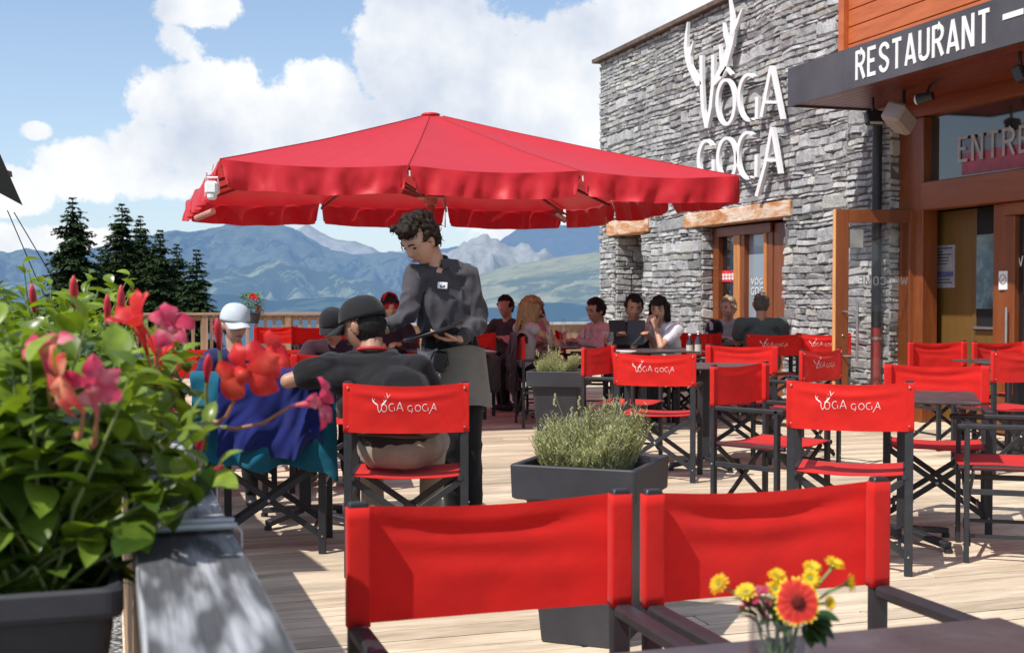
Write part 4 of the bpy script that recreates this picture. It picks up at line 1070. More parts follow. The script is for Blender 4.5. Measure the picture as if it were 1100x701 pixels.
cdup(ca, (3.36, 6.35), R(-151.5), 'plain red chair turned sideways between the two lettered chairs')
cdup(ca, spot(641, 9.6)[:2], R(-137.5), 'plain red chair turned sideways beside the far grey planter')
cdup(ca, spot(1006, 10.6)[:2], R(178), 'plain red chair under the menu poster, left of the pair at the entrance')
cdup(ca, spot(1073, 10.6)[:2], R(181), 'plain red chair before the entrance glass door, right of the pair there')
c_r = dup(ca, (6.12, 7.55, 0), R(4), 'red chair at the right edge with only armrest and post showing')
cdup(cm_, spot(832, 12.75)[:2], -YAW, 'lettered red chair under the man in the grey green shirt')
cdup(cm_, spot(885, 12.8)[:2], -YAW - R(3), 'lettered red chair in shade right of the grey green shirt')
cdup(cm_, spot(885, 9.0)[:2], R(28.5), 'small lettered red chair turned sideways in front of the open door leaf')
cdup(ca, spot(742, 12.6)[:2], R(200), 'red chair in deep shade right of the woman in the white shirt')
cdup(ca, spot(752, 13.3)[:2], R(120), 'red chair in deep shade left of the brown timber door')
cdup(ca, spot(209, 9.3)[:2], R(172), 'red chair left of the boy in the white cap, behind the red flowers')
cdup(ca, spot(312, 9.3)[:2], R(176), 'red chair between the boy and the man in the black cap')
cdup(ca, spot(296, 16)[:2], R(180), 'distant red chair near the wooden fence, leftmost of the far row')
cdup(ca, spot(336, 15.8)[:2], R(184), 'distant red chair near the wooden fence behind the black cap, second of the far row')
cdup(ca, spot(388, 12.6)[:2], R(176), 'distant red chair between the black cap and the waiter')
cdup(ca, spot(505, 13.2)[:2], R(150), 'distant red chair behind the waiter with a rucksack hung beside it')
cdup(ca, spot(556, 12.15)[:2], R(-100), 'red chair of the fair haired woman, a dark coat over its back')
cdup(ca, spot(604, 13.6)[:2], R(80), 'red chair of the woman in the pink checked shirt')
cdup(ca, spot(655, 13.3)[:2], R(60), 'red chair of the dark haired boy in the pink shirt')
cdup(ca, spot(677, 12.75)[:2], R(176), 'red chair of the man holding the open menu')
cdup(ca, spot(722, 12.6)[:2], R(130), 'red chair of the woman in the white shirt')
cdup(ca, spot(784, 14.3)[:2], R(165), 'red chair of the woman in the black cardigan')
cdup(ca, spot(420, 12.3)[:2], R(170), 'red chair of the person in the red headscarf')
coatc = cdup(ca, spot(287, 6.05)[:2], R(-14), 'director chair with crossed legs hidden under the blue towel and teal jacket')
cdup(ca, spot(252, 8.3)[:2], R(165), 'red chair in which the boy in the white cap sits')
cdup(ca, spot(358, 8.4)[:2], R(170), 'red chair of the person in the dark cap behind the seated man')

# ------------------------------------------------------------------ tables
m, nt, b, out = newmat('slate_table_top')
v = coords(nt); n1 = nz(nt, v, 5, 8, .65, .6); r = ramp(nt, n1, [(.3, (.050, .037, .038)), (.55, (.085, .066, .068)), (.75, (.125, .105, .108))])
n2_ = nz(nt, v, 90, 5, .7)
nt.links.new(r.outputs[0], b.inputs['Base Color']); rr = ramp(nt, n1, [(.3, (.30, .30, .30)), (.7, (.5, .5, .5))]); nt.links.new(rr.outputs[0], b.inputs['Roughness'])
bump(nt, b, n2_, .25, .002); b.inputs['Specular IOR Level'].default_value = .6
M['slate'] = m
def table(c, rz, label, sx=.35, sy=.35, group='dark pedestal tables on the terrace'):
    t = thing('cafe_table', label, 'table', (c[0], c[1], 0), rz, group)
    mb = MB(); mb.box((0, 0, .742), (sx, sy, .0075), None, .003); mb.build('table_top', M['slate'], t)
    mb = MB(); mb.box((0, 0, .726), (sx * .5, sy * .5, .008)); mb.box((0, 0, .40), (.032, .032, .32), None, .004); mb.build('column', M['frame'], t)
    for a in (45, 135, 225, 315):
        mb = MB(); ca_, sa_ = math.cos(R(a)), math.sin(R(a)); mb.bar((ca_ * .03, sa_ * .03, .07), (ca_ * .30, sa_ * .30, .035), .05, .03, (0, 0, 1), .004); mb.tube([(ca_ * .30, sa_ * .30, 0), (ca_ * .30, sa_ * .30, .02)], .02, 8); mb.build('foot', M['frame'], t)
    return t
table((.87, 1.28), 0, 'slate topped table in the near foreground carrying the glass of flowers', .45, .35)
table((3.83, 5.46), R(-35), 'slate table between the nearest lettered chair and the chair facing it')
table((4.12, 8.28), R(-35), 'slate table behind the sideways red chair in the middle')
table((6.72, 8.1), R(0), 'table at the right edge below the entrance chairs')
table((1.02, 6.98), R(-4), 'table of the boy and the man in the black cap, beneath the blue towel', .62, .33)
table((4.30, 12.0), R(-10), 'shaded table with carafe and glasses behind the far planter')
table((4.74, 10.82), R(-6), 'shaded table in front of the man with the menu', .5, .33)
table((6.2, 12.2), R(-20), 'shaded table between the cardigan woman and the man in grey green')
table((3.0, 11.3), R(0), 'shaded table behind the waiter')

# ------------------------------------------------------------------ tall tapered planters
def planter(c, rz, label, s=1.0, H=.65, top=.235, bot=.145):
    t = thing('planter', label, 'planter', (c[0], c[1], 0), rz, 'tall square grey planters')
    def ring(h, z): return [(-h, -h, z), (h, -h, z), (h, h, z), (-h, h, z)]
    b = .012
    prof = [(bot, .0), (bot + .003, .004), (top - .045, H - .135), (top - .040, H - .130), (top - .012, H - .124), (top - .004, H - .118), (top, H - .004), (top - .003, H), (top - .022, H), (top - .026, H - .004), (top - .035, H - .06)]
    V = []; F = []; rad = .018; n = 5
    for h, z in prof:
        for q in range(4):
            cx, cy = [(1, 1), (-1, 1), (-1, -1), (1, -1)][q]
            for k in range(n):
                a = PI / 2 * (q + k / (n - 1)); V.append((cx * (h - rad) + rad * math.cos(a), cy * (h - rad) + rad * math.sin(a), z))
    m_ = 4 * n
    for i in range(len(prof) - 1):
        for k in range(m_): k2 = (k + 1) % m_; F.append((i * m_ + k, i * m_ + k2, (i + 1) * m_ + k2, (i + 1) * m_ + k))
    F.append(tuple(range(m_))[::-1])
    mesh_obj('pot', V, F, M['planter'], t)
    V = []; F = []; n = 12; h = top - .034
    for i in range(n + 1):
        for j in range(n + 1):
            x = -h + 2 * h * i / n; y = -h + 2 * h * j / n; V.append((x, y, H - .05 + .012 * noise.noise(Vector((x * 20, y * 20, 1)))))
    for i in range(n):
        for j in range(n): q = i * (n + 1) + j; F.append((q, q + n + 1, q + n + 2, q + 1))
    mesh_obj('soil', V, F, M['soil'], t, True)
    return t
pl1 = planter((1.68, 4.30), R(-39), 'nearer tall grey planter with lavender, partly behind the two nearest chairs')
pl2 = planter((3.47, 9.6), R(-30), 'farther tall grey planter with lavender in front of the shaded tables')
# ------------------------------------------------------------------ people
def skin_mat(name, c):
    m, nt, b, out = newmat(name); v = coords(nt); n = nz(nt, v, 14, 4, .5)
    r = ramp(nt, n, [(.3, [x * .88 for x in c]), (.7, [min(1, x * 1.1) for x in c])]); nt.links.new(r.outputs[0], b.inputs['Base Color'])
    b.inputs['Roughness'].default_value = .5; b.inputs['Subsurface Weight'].default_value = .12; b.inputs['Subsurface Radius'].default_value = (.01, .004, .002); b.inputs['Subsurface Scale'].default_value = .5
    return m
SK1 = skin_mat('skin_fair', (.56, .32, .23)); SK2 = skin_mat('skin_tan', (.42, .225, .145)); SK3 = skin_mat('skin_warm', (.48, .27, .18))
def cloth(name, c, **k): return woven(name, c, transl=0, rough=.85, spec=.2, scale=500, bs=.3, **k)
def hair_mat(name, c): 
    m = basic(name, c, .6, .45, 60, 0, .7, 160, .25, .01, (1, 1, .12)); return m
HB = hair_mat('hair_dark_brown', (.024, .014, .008)); HK = hair_mat('hair_black', (.012, .010, .009)); HL = hair_mat('hair_fair', (.34, .20, .09)); HR = hair_mat('hair_auburn', (.16, .055, .022)); HG = hair_mat('hair_ash_blond', (.36, .27, .17)); HS = hair_mat('hair_grey', (.09, .08, .07))
EYE_M = basic('eye_dark', (.02, .013, .01), .2); LIP = basic('lips', (.38, .13, .11), .5); BROW = hair_mat('brow', (.03, .02, .014))

def remesh(name, mb, voxel, mat, parent, smooth=3, fold=0.0, fscale=6, fdir=(1, 1, .5), seed=0, keepz=None):
    me = bpy.data.meshes.new('t'); me.from_pydata([tuple(v) for v in mb.V], [], mb.F); o = bpy.data.objects.new('t', me); COL.objects.link(o)
    r = o.modifiers.new('r', 'REMESH'); r.mode = 'VOXEL'; r.voxel_size = voxel; r.use_smooth_shade = True
    s = o.modifiers.new('s', 'SMOOTH'); s.factor = .5; s.iterations = smooth
    bpy.context.view_layer.update()
    e = o.evaluated_get(bpy.context.evaluated_depsgraph_get()); nm = bpy.data.meshes.new_from_object(e)
    bpy.data.objects.remove(o); bpy.data.meshes.remove(me)
    if fold > 0:
        n = len(nm.vertices); co = np.empty(n * 3, dtype=np.float32); no = np.empty(n * 3, dtype=np.float32)
        nm.vertices.foreach_get('co', co); nm.vertex_normals.foreach_get('vector', no); co = co.reshape(-1, 3); no = no.reshape(-1, 3)
        f = np.array([(1 - abs(noise.noise(Vector((c[0] * fscale * fdir[0], c[1] * fscale * fdir[1], c[2] * fscale * fdir[2] + seed))) * 2.2)) + .5 * noise.noise(Vector((c[0] * 15, c[1] * 15, c[2] * 15 + seed))) for c in co])
        co += no * (np.maximum(f - .5, -.25) * fold)[:, None]; nm.vertices.foreach_set('co', co.ravel()); nm.update()
    nm.name = name; nm.materials.clear(); nm.materials.append(mat)
    nm.polygons.foreach_set('use_smooth', [True] * len(nm.polygons))
    return link(bpy.data.objects.new(name, nm), parent)

def head_rot(yaw, pitch, roll=0):     # yaw 0 looks along +y, positive turns left (towards -x); pitch positive looks down
    return Matrix.Rotation(R(yaw), 3, 'Z') @ Matrix.Rotation(-R(pitch), 3, 'X') @ Matrix.Rotation(R(roll), 3, 'Y')
def add_head(mb, c, Rm, s=1.0, fem=False):
    """face looks along local +y"""
    c = Vector(c); V = []; F = []; n = 40; m_ = 30
    def surf(th, ph):
        d = Vector((math.sin(th) * math.sin(ph), math.sin(th) * math.cos(ph), math.cos(th)))   # ph 0 = front
        x, y, z = d.x * .075, d.y * .096, d.z * .118
        if d.z < 0.1:
            k = min(1, (.1 - d.z) / 1.1); x *= 1 - .34 * k; 
            if y > 0: y *= 1 - .10 * k
            else: y *= 1 - .42 * k
        if y < 0 and d.z > -.1: y *= 1.06
        fr = max(0, d.y)
        g = lambda cx, cz, sx, sz: math.exp(-((x - cx) / sx) ** 2 - ((z - cz) / sz) ** 2) * (1 if d.y > .2 else 0)
        y -= .011 * (g(.031, .012, .017, .011) + g(-.031, .012, .017, .011))          # sockets
        y += .006 * g(0, .032, .05, .010)                                            # brow
        y += .019 * g(0, -.020, .0115, .014) + .012 * g(0, .000, .008, .020)         # nose
        y += .006 * g(0, -.056, .022, .009) - .004 * g(0, -.069, .022, .006)         # mouth
        y += .007 * g(0, -.094, .022, .014)                                          # chin
        y += .003 * (g(.038, -.022, .018, .018) + g(-.038, -.022, .018, .018))
        return Vector((x, y, z)) * s
    for i in range(m_ + 1):
        th = PI * (i + .02) / (m_ + .04)
        for k in range(n): V.append(c + Rm @ surf(th, 2 * PI * k / n))
    for i in range(m_):
        for k in range(n): k2 = (k + 1) % n; F.append((i * n + k, (i + 1) * n + k, (i + 1) * n + k2, i * n + k2))
    F.append(tuple(range(n))[::-1] if False else tuple(range(n))); F.append(tuple(m_ * n + k for k in range(n))[::-1])
    mb.add(V, F)
    for sx in (-1, 1):
        mb.ball(c + Rm @ (Vector((sx * .076, -.004, -.006)) * s), .031 * s, 8, (.32, .55, 1), Rm @ Matrix.Rotation(R(sx * 14), 3, 'Y'))
def add_hand(mb, wrist, dirv, palm_n, s=1.0, curl=35, mirror=1):
    """palm and five fingers; dirv towards the fingertips, palm_n out of the palm"""
    d = Vector(dirv).normalized(); n = Vector(palm_n); n = (n - d * n.dot(d)).normalized(); sd_ = d.cross(n) * mirror; w = Vector(wrist)
    mb.capsule(w, w + d * .075 * s, .026 * s, .016 * s, .040 * s, .015 * s, sd_, 10, 3)
    for i, (off, ln) in enumerate(((-.030, .072), (-.010, .082), (.011, .076), (.030, .060))):
        p = w + d * .085 * s + sd_ * off * s; a = R(curl * .6); dd = d
        for seg in range(3):
            dd = (d * math.cos(a) + n * math.sin(a)); q = p + dd * ln * s * (.42, .33, .25)[seg]
            r_ = (.0088, .008, .0072)[seg] * s; mb.capsule(p, q, r_, r_, r_ * .95, r_ * .95, sd_, 8, 2); p = q; a += R(curl)
    p = w + d * .03 * s - sd_ * .030 * s; t1 = (d * .75 - sd_ * .6 + n * .35).normalized(); q = p + t1 * .038 * s; mb.capsule(p, q, .0115 * s, .0115 * s, .0095 * s, .0095 * s, n, 8, 2)
    t2 = (d * .9 - sd_ * .15 + n * .45).normalized(); mb.capsule(q, q + t2 * .032 * s, .0095 * s, .0095 * s, .008 * s, .008 * s, n, 8, 2)

def hair_mesh(name, c, Rm, s, style, mat, parent, seed=0, voxel=.007):
    rnd = random.Random(seed); mb = MB(); c = Vector(c)
    def P(x, y, z): return c + Rm @ (Vector((x, y, z)) * s)
    cnt = {'curly': 300, 'short': 190, 'bob': 200, 'long': 200, 'crop': 150}[style]
    for i in range(cnt):
        z = rnd.uniform(-.45, 1); a = rnd.uniform(0, 2 * PI); rr = math.sqrt(max(0, 1 - z * z)); x, y = rr * math.sin(a), rr * math.cos(a)
        lim = .52 + .0 * z
        front = y > .15 and z < (.62 if style != 'curly' else .55)
        side = abs(x) > .5 and y > -.05 and z < .12
        if front and not (abs(x) > .86 and z > .1): continue
        if side and style in ('curly', 'short', 'crop'): continue
        if z < -.25 and y > -.45: continue
        if style == 'crop' and z < .25: continue
        k = 1.0; r_ = rnd.uniform(.016, .024)
        if style == 'curly': k = 1.0 + rnd.uniform(0, .10) + (.08 if z > .45 else 0); r_ = rnd.uniform(.013, .022)
        if style == 'crop': k = .97; r_ = .016
        kk = min(1, max(0, (.1 - z) / 1.1)); p = P(x * .074 * k * (1 - .34 * kk), y * .096 * k * (1 - (.42 if y < 0 else .1) * kk) - .003, z * .118 * k + .003); mb.ball(p, r_ * s * (1 if style != 'crop' else .72), 6)
    if style == 'crop': mb.ball(P(0, -.020, .004), s, 20, (.0735, .0865, .092), Rm)
    if style == 'curly':
        for i in range(26): mb.ball(P(rnd.uniform(-.055, .055), rnd.uniform(.045, .098), rnd.uniform(.085, .128)), rnd.uniform(.012, .020) * s, 6)
    if style in ('bob', 'long'):
        L_ = -.10 if style == 'bob' else -.26
        for i in range(40 if style == 'bob' else 54):
            a = rnd.uniform(R(55), R(305)); x, y = math.sin(a) * .082, math.cos(a) * .095
            e = rnd.uniform(.8, 1.0) * L_; yb = -.01 if style == 'long' else 0
            mb.capsule(P(x * .9, y * .95, .05), P(x * 1.0, y * .95 + yb - (.02 if style == 'long' and y < 0 else 0), e), .022 * s, .018 * s, (.017 if style == 'bob' else .013) * s, .012 * s, None, 6, 2)
        for i in range(14):
            x = rnd.uniform(-.06, .06); mb.capsule(P(x * .5, .05, .118), P(x * 1.25, .088, .062 + abs(x) * .2), .014 * s, .012 * s, .010 * s, .008 * s, None, 6, 2)
    o = remesh(name, mb, voxel, mat, parent, 2, .004, 40, (1.2, 1.2, .5) if style != 'curly' else (1, 1, 1), seed)
    # loose strands over the mass
    vs_ = o.data.vertices; st = MB(); nS = {'curly': 420, 'short': 340, 'crop': 160, 'bob': 420, 'long': 520}[style]
    for i in range(nS):
        v = vs_[rnd.randrange(len(vs_))]; nrm = v.normal; p = v.co.copy()
        if (p - c).length > .11 * s and style != 'curly': d = Vector((0, 0, -1))
        else: d = Vector((rnd.uniform(-1, 1), rnd.uniform(-1, 1), rnd.uniform(-1.2, .4)))
        d = (d - nrm * d.dot(nrm)); 
        if d.length < .05: continue
        d.normalize(); L_ = rnd.uniform(.018, .04) * (1.3 if style in ('bob', 'long') else 1); sd_ = d.cross(nrm); cu = rnd.uniform(-1, 1) * (.4 if style == 'curly' else .18); up_ = .16 if style == 'curly' else .10
        pts = [p - nrm * .002 + d * L_ * t + sd_ * L_ * cu * math.sin(t * 3) + nrm * L_ * up_ * math.sin(t * 2.6) for t in (0, .35, .7, 1)]
        st.tube(pts, [.0022, .0024, .0018, .0006], 3, False)
    st.build('strands', mat, o, True)
    return o

def face_bits(c, Rm, s, parent, brow=BROW, lipc=LIP, eyes=True):
    c = Vector(c)
    for sx in (-1, 1):
        if eyes:
            mb = MB(); mb.ball(c + Rm @ (Vector((sx * .031, .0785, .008)) * s), .0125 * s, 8, (1, .55, .42), Rm); mb.build('eye', EYE_M, parent, True)
        mb = MB(); pts = [c + Rm @ (Vector((sx * x, y, z)) * s) for x, y, z in ((.014, .0935, .0285), (.028, .0905, .034), (.046, .080, .029))]; mb.tube(pts, [.004 * s, .0042 * s, .0025 * s], 6); mb.build('eyebrow', brow, parent, True)
    mb = MB(); mb.ball(c + Rm @ (Vector((0, .0895, -.058)) * s), .023 * s, 8, (1, .3, .26), Rm); mb.build('mouth', lipc, parent, True)

def person(name_label, J, spec, loc, group=None):
    """J: joints in a frame with x to image right, y away from the camera (the root is turned with the view)"""
    t = thing('person', name_label, 'person', loc, -YAW, group)
    vox = spec.get('vox', .009); s = spec.get('s', 1.0); V_ = {k: Vector(v) for k, v in J.items() if k not in ('hr',)}
    Rm = J['hr']; hc = V_['head']; fem = spec.get('fem', False)
    shd = (V_['shR'] - V_['shL']).normalized(); hpd = (V_['hipR'] - V_['hipL']).normalized()
    # --- body: one continuous surface
    hs = s * spec.get('hs', 1.07); mb = MB(); add_head(mb, hc, Rm, hs)
    nb = hc + Rm @ Vector((0, -.030, -.075)) * s
    mb.capsule(V_['neck'] - Vector((0, 0, .03)), nb, .056 * s, .054 * s, .052 * s, .052 * s, shd)
    mb.capsule(V_['pelvis'], V_['chest'], .132 * s, .084 * s, .135 * s, .082 * s, hpd); mb.capsule(V_['chest'], V_['neck'] - Vector((0, 0, .05)), .135 * s, .082 * s, .075 * s, .06 * s, shd)
    mb.capsule(V_['shL'], V_['shR'], .042 * s, .042 * s, .042 * s, .042 * s)
    for q in 'LR':
        a, b_, c_ = V_['sh' + q], V_['el' + q], V_['wr' + q]
        k = .9 if fem else 1.0
        mb.capsule(a, b_, .044 * s * k, .043 * s * k, .037 * s * k, .037 * s * k); mb.capsule(b_, c_, .038 * s * k, .036 * s * k, .025 * s * k, .021 * s * k)
        hd = J.get('hd' + q); hn = J.get('hn' + q)
        hd = Vector(hd) if hd is not None else (c_ - b_); hn = Vector(hn) if hn is not None else Vector((0, 0, -1))
        add_hand(mb, c_, hd, hn, s * k, spec.get('curl', 30), 1 if q == 'L' else -1)
        h_, kn, an = V_['hip' + q], V_['kn' + q], V_['an' + q]
        mb.capsule(h_, kn, .082 * s, .080 * s, .055 * s, .055 * s); mb.capsule(kn, an, .052 * s, .054 * s, .035 * s, .038 * s)
    body = remesh('body', mb, spec.get('bvox', min(vox, .0075)), spec.get('skin', SK1), t, 2)
    # --- clothes
    ease = spec.get('ease', .012); top = MB()
    top.capsule(V_['pelvis'] + (V_['chest'] - V_['pelvis']) * spec.get('hem', .05), V_['chest'], (.150 + ease) * s * spec.get('waist', 1), (.100 + ease) * s * spec.get('belly', 1), (.160 + ease) * s, (.103 + ease) * s, hpd, 18)
    top.capsule(V_['chest'], V_['neck'] - Vector((0, 0, .065)), (.160 + ease) * s, (.103 + ease) * s, .088 * s, .066 * s, shd, 18)
    top.capsule(V_['shL'], V_['shR'], (.056 + ease * .5) * s, (.056 + ease * .5) * s, (.056 + ease * .5) * s, (.056 + ease * .5) * s)
    top.capsule((V_['shL'] + V_['neck']) / 2 - Vector((0, 0, .015)), (V_['shR'] + V_['neck']) / 2 - Vector((0, 0, .015)), .06 * s, .045 * s, .06 * s, .045 * s)
    if spec.get('filler'):
        a_, b__ = V_['shL'] - Vector((0, 0, .05)), V_['shR'] - Vector((0, 0, .05)); top.capsule(a_.lerp(b__, .1), a_.lerp(b__, .95), .085, .09, .085, .09); top.capsule(V_['neck'] - Vector((0, .0, .07)), V_['chest'], .15, .10, .17, .115, shd, 18); top.capsule(V_['chest'], V_['pelvis'] + Vector((0, 0, .1)), .185, .125, .19, .135, shd, 18)
    sl = spec.get('sleeve', 'long')
    for q in 'LR':
        a, b_, c_ = V_['sh' + q], V_['el' + q], V_['wr' + q]
        if sl == 'long':
            top.capsule(a, b_, (.055 + ease) * s, (.053 + ease) * s, (.043 + ease) * s, (.043 + ease) * s); top.capsule(b_, b_.lerp(c_, .90), (.044 + ease) * s, (.042 + ease) * s, (.030 + ease * .8) * s, (.028 + ease * .8) * s)
        elif sl == 'short':
            top.capsule(a, a.lerp(b_, .55), (.057 + ease) * s, (.055 + ease) * s, (.054 + ease) * s, (.053 + ease) * s)
    o = remesh(spec.get('topname', 'shirt'), top, vox, spec['top'], t, 3, spec.get('fold', .009), spec.get('fscale', 7), spec.get('fdir', (1.4, 1.4, 1.0)), spec.get('seed', 0))
    bot = MB()
    bk_ = spec.get('seat', 1.0); bot.capsule(V_['pelvis'] - Vector((0, 0, .02)), V_['pelvis'] + (V_['chest'] - V_['pelvis']) * (.30 if bk_ == 1 else .12), .156 * s * bk_, .115 * s * bk_, .148 * s * bk_, .107 * s * bk_, hpd)
    for q in 'LR':
        h_, kn, an = V_['hip' + q], V_['kn' + q], V_['an' + q]
        bot.capsule(h_, kn, .092 * s, .092 * s, .066 * s, .066 * s)
        if not spec.get('shorts'): bot.capsule(kn, an + (kn - an) * .04, .064 * s, .066 * s, .050 * s, .054 * s)
    if V_['pelvis'].z < .75:
        for i_, v in enumerate(bot.V):
            if v.z > .40 and v.z < .468 * 1.0: bot.V[i_] = Vector((v.x, v.y, .466))
    remesh('trousers' if not spec.get('shorts') else 'shorts', bot, max(vox, .009), spec['bottom'], t, 3, .008, 7, (1.2, 1.2, 1), 5)
    for q in 'LR':
        kn, an = V_['kn' + q], V_['an' + q]; fd = J.get('ft' + q); fd = Vector(fd) if fd is not None else Vector(spec.get('footdir', (0, -1, 0)))
        fd.z = 0; fd.normalize(); mb = MB(); a0 = Vector((an.x, an.y, .045))
        mb.capsule(a0 - fd * .05, a0 + fd * .15, .036 * s, .040 * s, .042 * s, .028 * s, fd.cross(Vector((0, 0, 1)))); mb.capsule(a0 - fd * .03 + Vector((0, 0, .05)), a0 + Vector((0, 0, -.0)), .038 * s, .038 * s, .038 * s, .038 * s)
        for i, v in enumerate(mb.V): mb.V[i] = Vector((v.x, v.y, max(v.z, .004)))
        remesh('shoe', mb, .011, spec.get('shoes', M['darkplastic']), t, 2)
    if spec.get('hair'): hair_mesh('hair', hc, Rm, hs, spec['hair'][0], spec['hair'][1], t, spec.get('seed', 0), spec.get('hvox', .008))
    if spec.get('face', True): face_bits(hc, Rm, hs, t, eyes=spec.get('eyes', True))
    return t, Rm, hc

def seated(face=180, hy=0, hp=10, lean=.0, z=0.0, s=1.0, armsL='table', armsR='table', hz=0.0, spread=1.0):
    """face 0 = away from the camera, 90 = image left, 180 = towards the camera, -90 = image right"""
    Rz = Matrix.Rotation(R(face), 3, 'Z')
    j = {}
    def T(x, y, zz): return Rz @ Vector((x * s, y * s, zz if zz < .3 else .45 + (zz - .45) * s + z))
    j['pelvis'] = T(0, -.02, .56); j['chest'] = T(0, -.02 + lean * .6, .80); j['neck'] = T(0, lean, .98); j['head'] = T(0, lean + .04 + .02 * (hp / 30), 1.115 + hz)
    for q, sx in (('L', -1), ('R', 1)):
        j['sh' + q] = T(sx * .165, lean * .95, .93); j['hip' + q] = T(sx * .085, 0, .54); j['kn' + q] = T(sx * .12 * spread, .40, .52); j['an' + q] = T(sx * .13 * spread, .36, .09)
        arms = armsL if q == 'L' else armsR
        if arms == 'table': j['el' + q] = T(sx * .24, .12 + lean, .76); j['wr' + q] = T(sx * .11, .33 + lean, .795)
        elif arms == 'chin': j['el' + q] = T(sx * .16, .26 + lean, .77); j['wr' + q] = T(sx * .05, .19 + lean, .955); j['hd' + q] = Rz @ Vector((-sx * .3, .1, 1)); j['hn' + q] = Rz @ Vector((-sx * .6, -.6, 0))
        elif arms == 'menu': j['el' + q] = T(sx * .23, .10 + lean, .74); j['wr' + q] = T(sx * .15, .30 + lean, .86)
        elif arms == 'lap': j['el' + q] = T(sx * .25, .02 + lean, .70); j['wr' + q] = T(sx * .12, .24 + lean, .66)
        else: j['el' + q] = T(*arms[0]); j['wr' + q] = T(*arms[1])
        j['ft' + q] = Rz @ Vector((sx * .15, 1, 0))
    j['hr'] = head_rot(face + hy, hp)
    return j

# ---- waiter, standing, bent over the guests
base = spot(478, 6.62)
H_ = lambda x, y, z: (x, y, z)
wj = {'pelvis': (.03, .0, .96), 'chest': (.0, -.015, 1.22), 'neck': (-.045, -.04, 1.425), 'head': (-.120, -.12, 1.535),
      'shL': (.122, -.01, 1.365), 'shR': (-.150, -.07, 1.360), 'elL': (.182, -.03, 1.105), 'wrL': (.085, -.215, 1.035), 'elR': (-.185, -.17, 1.150), 'wrR': (-.300, -.20, 1.085),
      'hipL': (.125, .02, .90), 'hipR': (-.05, -.02, .90), 'knL': (.13, .02, .50), 'knR': (.03, -.05, .50), 'anL': (.145, .08, .09), 'anR': (.05, .0, .09),
      'hdR': (-.9, -.1, -.25), 'hnR': (0, .2, -1), 'hdL': (-1, -.25, .0), 'hnL': (0, 0, 1), 'hr': head_rot(180 - 42, 35)}
charc = cloth('charcoal_shirt', (.062, .058, .066)); blk = cloth('black_cloth', (.012, .012, .014)); 
wt, wR, wh = person('standing waiter in a charcoal shirt and grey apron bending towards the seated guests', wj,
       dict(top=charc, bottom=blk, skin=SK1, hair=('curly', HB), vox=.0075, bvox=.0055, hvox=.0055, ease=.004, fold=.020, fscale=9, fdir=(1.6, 1.6, .9), seed=4, hem=.0, footdir=(-.5, -1, 0), curl=25, waist=.90), base)
# collar, placket, buttons, watch, badge
mb = MB()
nk = Vector(wj['neck']) + Vector((.0, .0, -.005))
pts = [nk + Vector((.068 * math.cos(R(a)), .062 * math.sin(R(a)) - .008, .012 + .018 * math.sin(R(a)))) for a in range(-60, 241, 15)]
for r_ in range(1): ribbon(mb, [(i, 0) for i in range(2)], .0, lambda x, y, t: Vector((0, 0, -5)), 0, 0) if False else None
V = []; F = []
for i, p in enumerate(pts):
    o_ = (p - nk); o_.z = 0; o_.normalize(); V += [p + Vector((0, 0, .022)) - o_ * .004, p + o_ * .014 - Vector((0, 0, .022)), p + o_ * .010 - Vector((0, 0, .024)), p + Vector((0, 0, .020)) - o_ * .008]
for i in range(len(pts) - 1):
    a = i * 4; F += [(a, a + 1, a + 5, a + 4), (a + 1, a + 2, a + 6, a + 5), (a + 2, a + 3, a + 7, a + 6), (a + 3, a, a + 4, a + 7)]
mb.add(V, F); mb.build('collar', charc, wt, True)
mb = MB(); mb.box((-.005, -.136, 1.305), (.026, .0035, .017), Matrix.Rotation(R(4), 3, 'Y'), .003); bd = mb.build('name_badge', M['white'], wt)
mb = MB(); mb.box((-.005, -.1402, 1.298), (.012, .0006, .0028)); mb.box((-.013, -.1402, 1.304), (.003, .0006, .004)); mb.box((.003, -.1402, 1.303), (.004, .0006, .003)); mb.build('badge_print', basic('blue_ink', (.03, .04, .12)), bd)
mb = MB(); q = Vector(wj['wrR']); ax = (Vector(wj['wrR']) - Vector(wj['elR'])).normalized(); mb.tube([q - ax * .016, q + ax * .006], .031, 14); mb.build('watch', basic('watch_strap', (.22, .19, .10), .4), wt)
ap = MB(); prof = [(.178, .132, .985), (.182, .136, .95), (.188, .142, .85), (.195, .148, .75), (.200, .152, .675)]; n = 40
V = []; F = []
for i, (rx, ry, z) in enumerate(prof):
    for k in range(n):
        a = 2 * PI * k / n; w_ = 1 + .035 * (1 - (z - .675) / .31) * math.sin(5 * a + 1) ; V.append((.04 + rx * .96 * w_ * math.cos(a) + (.985 - z) * .04, -.0 + ry * w_ * math.sin(a), z - .012 * math.cos(3 * a)))
for i in range(len(prof) - 1):
    for k in range(n): k2 = (k + 1) % n; F.append((i * n + k, (i + 1) * n + k, (i + 1) * n + k2, i * n + k2))
o = mesh_obj('apron', V, F, cloth('grey_apron', (.19, .18, .155)), wt, True)
sm = o.modifiers.new('sub', 'SUBSURF'); sm.levels = 2; sm.render_levels = 2
mb = MB(); V = []; F = []
for i in range(9):
    for j in range(9):
        u, v = i / 8, j / 8; V.append((-.135 + .10 * u + .02 * v, -.150 - .012 * math.sin(u * 6 + v * 2) - .01 * math.sin(v * 5), .985 - .165 * v - .02 * math.sin(u * 3)))
for i in range(8):
    for j in range(8): q = i * 9 + j; F.append((q, q + 1, q + 10, q + 9))
mb.add(V, F); o = mb.build('cleaning_cloth', cloth('white_cloth', (.72, .74, .76)), wt, True); sm = o.modifiers.new('sol', 'SOLIDIFY'); sm.thickness = .006
